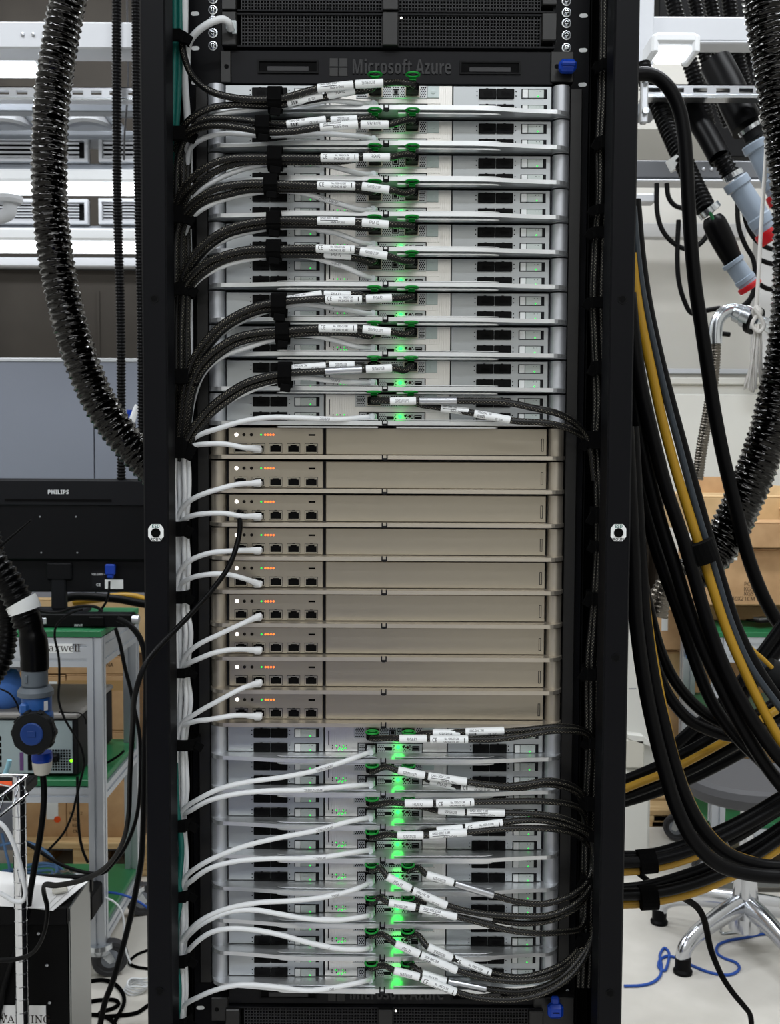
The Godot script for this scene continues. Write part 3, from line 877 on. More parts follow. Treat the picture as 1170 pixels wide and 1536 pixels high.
	# white cables of the upper servers
	var W := [
		[542, 155, 28, 495, 151, 34, 440, 158, 36, 385, 164, 36, 330, 172, 34, 300, 186, 26, 283, 204, 12, 279, 260, -8, 278, 400, -14],
		[542, 205, 28, 508, 202, 34, 473, 200, 36, 400, 204, 36, 340, 200, 34, 305, 208, 26, 284, 226, 8, 283, 280, -10, 282, 400, -14],
		[542, 261, 28, 491, 248, 34, 453, 243, 36, 422, 243, 36, 391, 247, 36, 347, 260, 34, 313, 277, 30, 292, 296, 18, 280, 320, 0, 280, 420, -12],
		[542, 315, 28, 490, 300, 34, 446, 288, 36, 419, 286, 36, 371, 291, 36, 337, 299, 36, 303, 314, 30, 285, 332, 14, 276, 360, -4, 276, 460, -12],
		[542, 364, 28, 508, 351, 34, 467, 342, 36, 426, 341, 36, 385, 346, 36, 337, 360, 36, 306, 382, 30, 284, 412, 16, 276, 440, -2, 274, 520, -12],
		[542, 412, 28, 508, 397, 34, 467, 386, 36, 426, 383, 36, 391, 386, 36, 344, 396, 36, 309, 412, 30, 289, 430, 18, 278, 460, -2, 276, 540, -12],
		[542, 469, 28, 508, 463, 34, 473, 458, 36, 446, 457, 36, 410, 464, 36, 371, 478, 36, 337, 498, 34, 318, 516, 28, 296, 550, 10, 284, 600, -6, 280, 660, -10],
		[535, 520, 28, 501, 510, 34, 473, 504, 36, 439, 502, 36, 412, 508, 36, 378, 519, 36, 337, 533, 34, 316, 548, 28, 300, 570, 10, 288, 610, -6, 282, 660, -10],
		[528, 573, 28, 490, 570, 34, 453, 566, 36, 420, 570, 36, 371, 588, 34, 337, 606, 32, 310, 630, 24, 292, 655, 10, 280, 690, -4],
		[508, 629, 32, 456, 627, 38, 405, 626, 38, 364, 632, 36, 330, 642, 32, 300, 652, 24, 285, 664, 12, 270, 700, 0],
	]
	var prints := [[], [[500, 152, 470, 150, 35, ""]], [], [[475, 295, 508, 306, 34.5, "print_0"]], [[475, 344, 498, 349, 34.5, "print_1"]], [[480, 389, 512, 398.5, 34.5, "print_0"]], [[484, 459.5, 506, 463, 34.5, "print_1"]], [], [[492, 570, 515, 572, 33, "print_1"]], [[476, 628, 500, 629, 36, "print_1"]]]
	for i in 10:
		var pr: Array = prints[i]
		if i == 1: pr = []
		net_cable("white network cable from the lower port of the %s silver server" % ("topmost" if i == 0 else ORD[i]) + (" from top" if i > 0 else ""), "white network cables", seat(i) + Vector3(-0.0195, 0.0130, -0.004), W[i], pr, true)

func build_middle_cables() -> void:
	var W := [
		[364, 671, 24, 337, 666, 26, 309, 666, 26, 290, 669, 20, 275, 680, 6, 270, 740, 0],
		[354, 727, 26, 320, 736, 30, 300, 743, 28, 284, 752, 22, 269, 770, 12, 262, 810, 2],
		[361, 774, 26, 337, 770, 30, 302, 771, 28, 282, 776, 20, 270, 786, 10, 266, 850, 2],
		[354, 826, 26, 313, 830, 30, 282, 843, 24, 268, 862, 14, 262, 920, 2],
		[367, 868, 24, 337, 861, 28, 309, 862, 28, 284, 868, 20, 270, 880, 10, 268, 940, 2],
		[364, 935, 28, 330, 951, 30, 296, 968, 26, 276, 988, 14, 266, 1040, 2],
		[354, 974, 26, 326, 978, 30, 299, 988, 26, 277, 1001, 14, 270, 1060, 2],
		[364, 1032, 28, 326, 1052, 30, 296, 1069, 24, 270, 1090, 12, 264, 1150, 2],
		[354, 1073, 26, 316, 1079, 28, 289, 1083, 22, 270, 1094, 10, 268, 1160, 2],
	]
	for i in 9:
		net_cable("white network cable plugged into the %s brass-toned unit, counted from the top" % ORD[i], "white network cables", seat(10 + i) + Vector3(-0.1708, 0.0146, -0.004), W[i], [], false)

func build_low_cables() -> void:
	var N := "label_name_1"
	var W := [
		[528, 1138, 34, 473, 1156, 42, 422, 1166, 44, 371, 1173, 44, 333, 1182, 42, 299, 1198, 34, 273, 1218, 16, 266, 1260, 4],
		[525, 1179, 34, 456, 1185, 44, 405, 1186, 44, 354, 1191, 42, 313, 1201, 36, 287, 1215, 24, 272, 1226, 10, 268, 1290, 2],
		[525, 1232, 34, 473, 1246, 42, 422, 1256, 44, 371, 1268, 44, 330, 1283, 42, 299, 1299, 34, 276, 1320, 18, 268, 1370, 4],
		[528, 1279, 34, 473, 1287, 44, 405, 1288, 44, 354, 1292, 42, 316, 1302, 38, 290, 1319, 26, 276, 1334, 12, 272, 1400, 2],
		[535, 1333, 34, 491, 1345, 42, 439, 1351, 44, 388, 1354, 44, 344, 1362, 42, 309, 1376, 36, 285, 1395, 24, 270, 1418, 10, 266, 1480, 2],
		[545, 1375, 36, 508, 1380, 44, 460, 1378, 46, 419, 1371, 46, 381, 1365, 44, 347, 1367, 42, 313, 1380, 36, 290, 1396, 24, 275, 1418, 8, 271, 1490, 0],
		[543, 1424, 36, 508, 1423, 44, 467, 1415, 46, 419, 1402, 46, 381, 1395, 44, 344, 1393, 42, 316, 1399, 36, 292, 1416, 26, 278, 1436, 10, 274, 1500, 0],
		[542, 1473, 36, 508, 1480, 44, 467, 1486, 46, 412, 1480, 46, 364, 1477, 42, 330, 1483, 38, 299, 1495, 28, 274, 1512, 12, 266, 1570, 0],
	]
	var pr := [[[472, 1156, 500, 1147, 41.5, "print_0"]], [[452, 1185, 486, 1183.5, 43.6, "print_0"]], [[472, 1246.5, 500, 1239, 41.6, "print_0"]], [[458, 1287, 490, 1285.5, 43.6, "print_0"]], [[482, 1346.5, 510, 1340.5, 41, "print_0"]], [[482, 1379, 502, 1380, 44.4, "print_1"]], [[466, 1415, 496, 1421, 45, "print_0"]], [[470, 1485.5, 502, 1481.5, 45, "print_0"]]]
	for i in 8:
		net_cable("white network cable from the %s silver server below the brass-toned units" % which(i, 8), "white network cables", seat(19 + i) + Vector3(-0.0195, 0.0130, -0.004), W[i], pr[i], true)
	var A := [     # from the left-hand port
		[585, 1107, 40, 599, 1108, 46, 640, 1108, 50, 704, 1109, 50, 741, 1109, 50, 789, 1103, 48, 823, 1097, 44, 858, 1096, 34, 878, 1102, 14, 890, 1125, -4, 892, 1190, -12],
		[580, 1150, 40, 597, 1156, 46, 638, 1163, 50, 700, 1173, 50, 755, 1179, 50, 789, 1176, 48, 823, 1171, 44, 851, 1176, 34, 872, 1190, 12, 882, 1220, -6, 884, 1290, -12],
		[585, 1204, 40, 606, 1205, 46, 649, 1205, 50, 711, 1203, 50, 762, 1202, 50, 817, 1202, 46, 851, 1206, 34, 872, 1216, 10, 880, 1250, -8, 880, 1300, -14],
		[580, 1252, 40, 597, 1253, 46, 636, 1253, 50, 702, 1248, 50, 755, 1243, 50, 803, 1242, 48, 841, 1245, 38, 868, 1254, 16, 884, 1275, -6, 884, 1330, -14],
		[570, 1302, 40, 582, 1315, 48, 617, 1334, 52, 673, 1359, 52, 714, 1369, 52, 772, 1374, 52, 823, 1373, 50, 858, 1359, 40, 878, 1342, 26, 889, 1320, 12, 892, 1270, 0],
		[570, 1346, 40, 582, 1354, 48, 623, 1361, 50, 686, 1375, 50, 728, 1386, 50, 762, 1395, 50, 803, 1400, 46, 845, 1398, 30, 872, 1390, 4, 882, 1350, -10],
		[575, 1402, 40, 593, 1415, 50, 630, 1431, 54, 687, 1456, 54, 728, 1467, 54, 782, 1472, 54, 823, 1465, 48, 856, 1445, 28, 876, 1415, 6, 880, 1370, -8],
		[575, 1448, 40, 591, 1455, 50, 629, 1465, 54, 685, 1488, 56, 721, 1497, 56, 772, 1499, 56, 817, 1489, 52, 858, 1462, 40, 882, 1427, 26, 893, 1386, 16, 898, 1345, 6, 897, 1290, -4],
	]
	var LA := [
		[[599, 1108, 640, 1108, 50, N], [645, 1109, 702, 1109, 51, "label_code_0"]], [[597, 1155.5, 637, 1163, 50, "label_name_2"], [642, 1164, 700, 1172.5, 51, "label_code_1"]],
		[[607, 1205, 649, 1205, 50, N], [654, 1205, 711, 1203, 51, "label_code_0"]], [[596, 1253, 635, 1253, 50, "label_name_0"], [644, 1252.5, 700, 1248.5, 51, "label_code_1"]],
		[[581, 1315, 616, 1333, 52, N], [619, 1335.5, 670, 1358, 53, "label_code_2"]], [[583, 1354, 623, 1361, 50, "label_name_2"], [629, 1362.5, 685, 1375, 51, "label_code_1"]],
		[[593, 1415.5, 629, 1431, 54, N], [631, 1432.5, 685, 1455.5, 55, "label_code_2"]], [[591, 1455.5, 629, 1465.5, 54, "label_name_0"], [632, 1467.5, 684, 1488, 55.5, "label_code_0"]]]
	var B := [     # from the right-hand port
		[632, 1101, 32, 650, 1100, 38, 698, 1098, 41, 757, 1097, 41, 796, 1094, 40, 834, 1090, 36, 864, 1092, 24, 884, 1103, 4, 895, 1140, -8, 898, 1190, -12],
		[628, 1160, 32, 644, 1171, 36, 690, 1180, 40, 748, 1181, 41, 782, 1182, 41, 817, 1177, 38, 851, 1182, 28, 870, 1196, 6, 876, 1230, -8, 876, 1300, -14],
		[636, 1211, 32, 656, 1216, 40, 700, 1218, 43, 758, 1219, 43, 806, 1221, 42, 841, 1226, 38, 868, 1237, 26, 888, 1252, 6, 892, 1300, -8],
		[636, 1248, 32, 654, 1246, 40, 698, 1241, 45, 754, 1234, 45, 789, 1230, 44, 823, 1232, 40, 858, 1240, 30, 886, 1256, 12, 893, 1310, -6],
		[626, 1301, 34, 640, 1312, 46, 682, 1325, 50, 741, 1343, 50, 772, 1352, 50, 810, 1356, 46, 841, 1350, 40, 864, 1339, 30, 880, 1325, 18, 888, 1300, 4, 887, 1240, -8],
		[625, 1350, 30, 638, 1357, 36, 683, 1369, 42, 740, 1379, 43, 782, 1385, 44, 823, 1381, 42, 858, 1366, 34, 880, 1344, 18, 886, 1310, 0],
		[626, 1402, 36, 641, 1420, 48, 680, 1438, 50, 738, 1460, 46, 782, 1466, 44, 823, 1456, 40, 852, 1440, 24, 870, 1415, 2, 874, 1370, -10],
		[618, 1448, 38, 632, 1460, 46, 671, 1472, 46, 730, 1483, 46, 782, 1487, 46, 823, 1477, 42, 861, 1448, 32, 888, 1407, 18, 896, 1372, 8, 901, 1320, -2],
	]
	var LB := [
		[[649, 1099.5, 690, 1100, 40, "label_name_0"], [698, 1098, 756, 1096, 42, "label_code_2"]], [[645, 1171, 684, 1180, 38, "label_name_1"], [691, 1180.5, 748, 1181.5, 41, "label_code_0"]],
		[[657, 1215, 697, 1218, 43, "label_name_0"], [700, 1217.5, 757, 1219, 44, "label_code_1"]], [[655, 1246, 694, 1242, 45, "label_name_1"], [698, 1241, 754, 1234, 46, "label_code_0"]],
		[[640, 1312, 680, 1324, 50, "label_name_0"], [683, 1325, 740, 1342.5, 51, "steel"]], [[640, 1357, 679, 1368, 42, "label_name_0"], [684, 1369, 738, 1378.5, 43, "steel"]],
		[[642, 1420, 678, 1436.5, 50, "label_name_0"], [681, 1438, 736, 1459.5, 48.5, "label_code_0"]], [[633, 1460, 669, 1471.5, 47, "label_name_1"], [672, 1472, 729, 1483, 47, "steel"]]]
	for i in 8:
		data_cable(19 + i, "left", "black braided cable from left port of %s server below the brass-toned units, leading right" % which(i, 8), A[i], LA[i], 0.0041)
		data_cable(19 + i, "right", "black braided cable from right port of %s server below the brass-toned units, leading right" % which(i, 8), B[i], LB[i], 0.0041)

func strap(label: String, px: float, py: float, w: float, h: float, off: float, thick: float, tail := 0) -> void:    # a hook-and-loop band wound round a bundle
	var c := R(px, py, off)
	var t := thing("hook_and_loop_strap", label, "cable strap", c, "black hook-and-loop straps")
	var s := w / 1135.0
	var hh := h / 1135.0
	var upright := h > w
	var pts := PackedVector3Array()
	for i in 25:
		var a := TAU * i / 24.0
		pts.append(Vector3(0, 0, 0) + (Vector3(0, hh / 2 * cos(a), thick * sin(a)) if upright else Vector3(s / 2 * cos(a), 0, thick * sin(a))))
	# a closed band as a ribbon with a little thickness
	var b := MB.new()
	var half := (Vector3.RIGHT * s / 2) if upright else (Vector3.UP * hh / 2)
	for i in 24:
		for sc in [1.0, 0.86]:
			var p: Vector3 = pts[i] * sc
			var q: Vector3 = pts[i + 1] * sc
			b.face(p - half, q - half, q + half, pts[i].normalized() * (sc * 2 - 1.8), pts[i + 1].normalized() * (sc * 2 - 1.8), pts[i + 1].normalized() * (sc * 2 - 1.8))
			b.face(p - half, q + half, p + half, pts[i].normalized() * (sc * 2 - 1.8), pts[i + 1].normalized() * (sc * 2 - 1.8), pts[i].normalized() * (sc * 2 - 1.8))
		for sd in [-1.0, 1.0]:
			b.quad(pts[i] + half * sd, pts[i + 1] + half * sd, pts[i + 1] * 0.86 + half * sd, pts[i] * 0.86 + half * sd, half.normalized() * sd)
	part("band", b, M.velcro, t)
	if upright:
		part("tail", MB.new().box(Vector3(0.001, -hh * 0.52, thick * 0.75), Vector3(s * 0.75, hh * 0.3, 0.0025), 0.001, Basis(Vector3.FORWARD, 0.12)).box(Vector3(0, hh * 0.12, thick * 1.02), Vector3(s * 0.98, hh * 0.5, 0.002), 0.0008), M.velcro, t)
	else:
		part("tail", MB.new().box(Vector3(s * 0.5 * (1 if tail == 0 else tail), -hh * 0.2, thick * 0.7), Vector3(0.012, hh * 0.8, 0.0025), 0.001, Basis(Vector3.FORWARD, 0.5)).box(Vector3(0, 0, thick * 1.02), Vector3(s * 0.55, hh, 0.002), 0.0008), M.velcro, t)

func build_bundles() -> void:
	var st := [[413, 150, 20, 38], [395, 191, 20, 34], [413, 238, 21, 36], [407, 277, 20, 32], [411, 334, 20, 34], [411, 376, 21, 32], [419, 458, 22, 36], [424, 499, 20, 34], [428, 562, 20, 38]]
	for i in 9:
		strap("black hook-and-loop strap binding the cables in front of the %s silver server" % ("topmost" if i == 0 else ORD[i]) + (" from the top" if i else ""), st[i][0], st[i][1], st[i][2], st[i][3], 46, 0.013)
	# left channel
	var ls := [[267, 62, 34, 17], [272, 207, 38, 20], [270, 327, 38, 24], [272, 437, 40, 18], [274, 566, 46, 22], [271, 672, 34, 30], [268, 792, 34, 22], [270, 893, 34, 18], [273, 1005, 38, 14], [278, 1112, 46, 16], [273, 1231, 40, 18], [275, 1336, 34, 16], [272, 1432, 40, 18], [272, 1523, 36, 12]]
	for i in ls.size():
		strap("black hook-and-loop strap round the left cable bundle, %s band counted down the post" % (ORD[i] if i < 10 else ["eleventh", "twelfth", "thirteenth", "fourteenth"][i - 10]), ls[i][0], ls[i][1], ls[i][2], ls[i][3], 8, 0.022)
	var rs := [[906, 103, 26, 16], [905, 218, 26, 18], [899, 318, 26, 14], [895, 352, 26, 16], [893, 456, 30, 16], [898, 553, 24, 20], [890, 660, 30, 26], [897, 772, 24, 24], [896, 818, 22, 16], [890, 896, 22, 20], [884, 1008, 24, 18], [887, 1110, 24, 16], [884, 1200, 28, 22], [886, 1248, 28, 16], [883, 1318, 26, 18], [880, 1402, 26, 22]]
	for i in rs.size():
		strap("black hook-and-loop strap round the right cable bundle, %s band counted down the post" % (ORD[i] if i < 10 else ["eleventh", "twelfth", "thirteenth", "fourteenth", "fifteenth", "sixteenth"][i - 10]), rs[i][0], rs[i][1], rs[i][2], rs[i][3], 0, 0.018, -1)
	# teal cables down the left edge of the channel
	var teal := [[254, -40, 6, 254, 60, 6, 253, 150, 6, 252, 230, 4, 251, 330, 2, 252, 480, -8, 254, 640, -16, 255, 900, -16, 256, 1150, -10, 258, 1240, 4, 262, 1330, 6, 262, 1420, 4, 264, 1560, 0],
		[262, -40, 10, 262, 60, 10, 260, 150, 10, 257, 215, 6, 255, 300, 2, 257, 480, -10, 259, 640, -18, 260, 900, -18, 262, 1120, -8, 263, 1160, 8, 265, 1210, 10, 272, 1270, 8, 268, 1330, 4, 264, 1440, 4, 268, 1480, 8, 264, 1560, 0],
		[270, -40, 8, 270, 60, 8, 267, 150, 8, 263, 215, 4, 260, 300, -2, 262, 480, -12, 264, 640, -18, 264, 900, -20, 266, 1110, -10, 260, 1180, 6, 259, 1300, 10, 270, 1340, 10, 262, 1400, 8, 258, 1500, 4, 258, 1560, 0]]
	for i in 3:
		for j in range(0, teal[i].size(), 3):
			if teal[i][j + 1] > 1130 and teal[i][j + 1] < 1500: teal[i][j + 2] += 15
		solo("teal_cable", cable(rpath(teal[i]), 0.0041, 8, 6), M.teal, "teal cable running down the left channel, %s of three at the top" % ["leftmost", "middle one", "rightmost"][i], "cable", "teal cables in the left channel")
	solo("white_cable", cable(rpath([277, -40, 6, 277, 30, 6, 276, 100, 0, 281, 180, -6, 284, 240, -6, 282, 330, -10, 284, 440, -12, 284, 560, -14, 280, 690, -6]), 0.0048, 8, 6), M.white_cable, "thick white cable at the top of the left channel, right of the teal ones", "cable")
	# short white patch lead at the top
	var a := R(347, 42, 0)
	var t := thing("patch_cable", "short white cable arching to a clear plug left of the perforated unit", "cable", a)
	part("plug", MB.new().box(Vector3(0, 0, 0.004), Vector3(0.011, 0.012, 0.014), 0.0015).box(Vector3(0.004, 0, 0.0), Vector3(0.006, 0.017, 0.008), 0.001), M.clear_plug, t, "clear plug")
	var sh := part("sheath", cable(rpath([346, 44, 10, 343, 34, 20, 335, 29, 24, 318, 33, 26, 300, 44, 22, 287, 58, 14, 282, 70, 4, 280, 110, -6]), 0.0046, 10, 6), M.white_cable, t)
	sh.position = -a
	# white strands below
	var xs := [[256, 2], [263, 10], [270, 3], [277, 11], [284, 3], [266, -8], [281, -8]]
	for i in xs.size():
		var l := []
		var y := 676.0
		var j := 0
		while y < 1580:
			var near := 1.0
			for s in [672, 792, 893, 1005, 1112, 1231, 1336, 1432, 1523]:
				near = minf(near, absf(y - s) / 40.0)
			var spread: float = lerpf(0.72, 1.06, near)
			var drop: float = 0.0 if y < 940 else (2.0 if y < 1080 else 0.0)
			if y > 1110: spread *= 0.75
			l.append_array([269.0 + drop + (xs[i][0] - 270.0) * spread + rng.randf_range(-1.0, 1.0), y, xs[i][1] + rng.randf_range(-1.5, 1.5)])
			y += 34.0
			j += 1
		solo("network_cable", cable(rpath(l), 0.0033, 8, 4), M.white_cable, "white vertical strand in the left-hand bundle beside the brass-toned units, %s from the post" % ["nearest", "second", "third", "fifth", "farthest", "hidden fourth", "hidden sixth"][i], "cable", "white strands of the left bundle")
	# right channel: braided cables
	var rr := [[913, 0], [904, 4], [908, -6], [899, -4]]
	for i in 4:
		var l := []
		for q in [[-40, 5], [60, 3], [160, 1], [220, -1], [300, -2], [360, -8], [440, -11], [520, -9], [600, -6], [660, -8], [740, -3], [820, -4], [900, -10], [1000, -17], [1110, -18], [1200, -22], [1300, -24], [1400, -27], [1480, -30]]:
			l.append_array([rr[i][0] + q[1] + rng.randf_range(-1.2, 1.2), q[0], rr[i][1] - 6])
		solo("braided_cable", cable(rpath(l), 0.0042, 8, 5), M.braid, "black braided cable running down the right-hand channel, %s strand from the post" % ORD[i], "cable", "braided strands of the right bundle")
	# strands of the upper left bundle that run down behind the others
	for i in 5:
		var l := []
		for q in 8:
			l.append_array([256 + i * 6.5 + rng.randf_range(-1.5, 1.5), 190 + q * 70, -2 + 3 * (i % 2)])
		solo("braided_cable", cable(rpath(l), 0.0041, 8, 5), M.braid, "black braided strand inside the upper left-hand bundle, %s from the post" % ORD[i], "cable", "braided strands of the upper left bundle")
	# the black lead hooked over the third brass-toned unit, hanging past the post to the left
	var hook := rpath([358, 768, 12, 360, 790, 34, 356, 815, 50, 343, 850, 62, 318, 885, 74, 285, 922, 92, 255, 953, 112, 232, 978, 130, 215, 1003, 150])
	hook.append_array(dpath([203, 1040, 199, 1090, 195, 1160, 192, 1230, 180, 1272, 155, 1304, 120, 1321, 85, 1328, 66, 1328], 1.24, 1.7))
	hook.append_array(dpath([66, 1340, 71, 1362, 66, 1400, 50, 1428, 28, 1438, -10, 1441], 1.72, 1.8))
	solo("power_lead", MB.new().tube(smooth(hook, 6), 0.0048, 8, PackedFloat32Array(), Vector3.ZERO, false, 0.7), M.black, "flat black lead hooked on the third brass-toned unit and hanging down to the left", "cable")

# ------------------------------------------------------------------ room
func lamp(called: String, label: String, at: Vector3, size: Vector3, e: float, group := "", tilt := 0.0) -> void:     # a long fitting that shines downwards
	var t := thing(called, label, "lamp", at, group)
	part("housing", MB.new().box(Vector3(0, size.y * 0.5, 0), Vector3(size.x + 0.03, size.y * 0.6, size.z + 0.03), 0.008), M.white_paint, t)
	part("diffuser", MB.new().box(Vector3(0, 0, 0), Vector3(size.x, size.y * 0.6, size.z), 0.01), M.tube_light, t)
	for s in [-1.0, 1.0]:
		part("end_cap", MB.new().box(Vector3(s * (size.x / 2 + 0.012), size.y * 0.2, 0), Vector3(0.02, size.y, size.z + 0.03), 0.006), M.white_paint, t)
	var l := AreaLight3D.new()
	l.name = "lamp_light"
	l.area_size = Vector2(size.x * 0.96, size.z * 0.96)
	l.position = Vector3(0, -size.y * 0.32, 0)
	l.rotation = Vector3(-PI / 2 + tilt, 0, 0)
	l.light_color = Color(0.97, 0.985, 1.0); l.light_energy = e; l.area_range = 12.0; l.area_attenuation = 2.0; l.shadow_enabled = true
	t.add_child(l)

func lights() -> void:
	glow("tube_light", Color(0.98, 0.99, 1.0), 1.7)
	mat("white_paint", Color(0.88, 0.89, 0.90), 0.5)
	for q in [[-1.05, 4.02, 0.45, "near left"], [0.95, 4.02, 0.65, "near right"], [-0.9, 4.02, 2.1, "far left"], [1.0, 4.02, 2.3, "far right"]]:
		lamp("ceiling_lamp", "long ceiling lamp over the aisle in front of the cabinet, %s" % q[3], Vector3(q[0], q[1], q[2]), Vector3(1.3, 0.08, 0.32), LAMP_FRONT, "aisle lamps")
	for q in [[-1.5, 4.02, -1.9, "near left"], [1.4, 4.02, -1.9, "near right"], [1.4, 4.02, -3.9, "far right"], [-1.5, 4.02, -3.9, "far left"]]:
		lamp("ceiling_lamp", "long ceiling lamp over the area behind the cabinet, %s" % q[3], Vector3(q[0], q[1], q[2]), Vector3(1.3, 0.08, 0.32), LAMP_BACK, "rear lamps")

const LAMP_FRONT := 3.7
const LAMP_BACK := 4.7

func build_room() -> void:
	var fl := mat("floor_vinyl", Color(0.86, 0.85, 0.83), 0.38)
	grain(fl, 0.02, Color(0.89, 0.885, 0.87), Color(0.95, 0.945, 0.935), Vector3(1.3, 1.3, 1.3))
	var wl := mat("wall_paint", Color(0.84, 0.835, 0.82), 0.7)
	grain(wl, 0.01, Color(0.88, 0.875, 0.86), Color(0.92, 0.915, 0.905), Vector3(0.6, 0.6, 0.6))
	var cw := mat("concrete", Color(0.36, 0.345, 0.33), 0.85)
	grain(cw, 0.012, Color(0.58, 0.565, 0.545), Color(0.68, 0.665, 0.64), Vector3(0.8, 0.8, 0.8), true, 4)
	mat("ceiling_grey", Color(0.42, 0.41, 0.40), 0.8)
	mat("beam_white", Color(0.76, 0.77, 0.79), 0.45)
	mat("grey_metal", Color(0.50, 0.52, 0.55), 0.5, 0.2)
	mat("dark_gap", Color(0.06, 0.06, 0.065), 0.7)
	var zb := -5.0
	structure("floor", MB.new().span(-2.7, 2.7, -0.1, 0.0, zb - 0.1, 3.1), M.floor_vinyl)
	structure("ceiling", MB.new().span(-2.7, 2.7, 4.2, 4.3, zb - 0.1, 3.1), M.ceiling_grey)
	structure("wall_back", MB.new().span(-0.05, 2.7, 0, 4.2, zb - 0.1, zb), M.wall_paint)
	structure("wall_rear_left", MB.new().span(-2.7, -0.05, 0, 4.2, zb - 0.1, zb), M.concrete)
	structure("wall_left", MB.new().span(-2.7, -2.6, 0, 4.2, zb, 3.0), M.wall_paint)
	structure("wall_right", MB.new().span(2.6, 2.7, 0, 4.2, zb, 3.0), M.wall_paint)
	structure("wall_front", MB.new().span(-2.7, 2.7, 0, 4.2, 3.0, 3.1), M.wall_paint)
	# trims on the white wall
	var y1 := P(1000, 557, 5.0).y
	structure("trim_1", MB.new().span(0.2, 2.6, y1 - 0.012, y1 + 0.012, zb, zb + 0.02, 0.003), M.beam_white)
	structure("trim_2", MB.new().span(-2.6, -0.05, P(100, 398, 5.0).y - 0.02, P(100, 398, 5.0).y + 0.03, zb, zb + 0.04), M.grey_metal)
	var xj := P(148, 450, 5.0).x
	structure("trim_3", MB.new().span(xj - 0.005, xj + 0.005, 1.2, 2.2, zb, zb + 0.008), M.concrete)

func strut(label: String, px0: float, px1: float, y0: float, y1: float, d: float, holes_up := true) -> void:      # slotted steel channel
	var a := P(px0, y0, d)
	var b := P(px1, y1, d)
	var h := a.y - b.y
	var t := thing("strut_channel", label, "steel channel", Vector3(a.x, b.y, -d))
	var w := b.x - a.x
	var f := MB.new()
	# web with slots: two strips and the bridges between the slots
	f.span(0, w, h * 0.72, h, -0.003, 0).span(0, w, 0, h * 0.38, -0.003, 0)
	var n := int(w / 0.05)
	for i in n + 1:
		var x := w * i / n
		f.span(maxf(0, x - 0.011), minf(w, x + 0.011), h * 0.38, h * 0.72, -0.003, 0)
	part("web", f, M.steel, t)
	part("flange", MB.new().span(0, w, h - 0.003, h, -0.04, 0).span(0, w, 0, 0.003, -0.04, 0), M.steel, t)
	part("lip", MB.new().span(0, w, -0.002, 0.006, 0, 0.006, 0.001), M.bright_zinc, t)

func bar(called: String, px0: float, py0: float, px1: float, py1: float, d: float, deep: float, m: Material, b := 0.004) -> MB:
	var a := P(px0, py0, d)
	var c := P(px1, py1, d)
	return MB.new().span(a.x, c.x, c.y, a.y, -d - deep, -d, b)

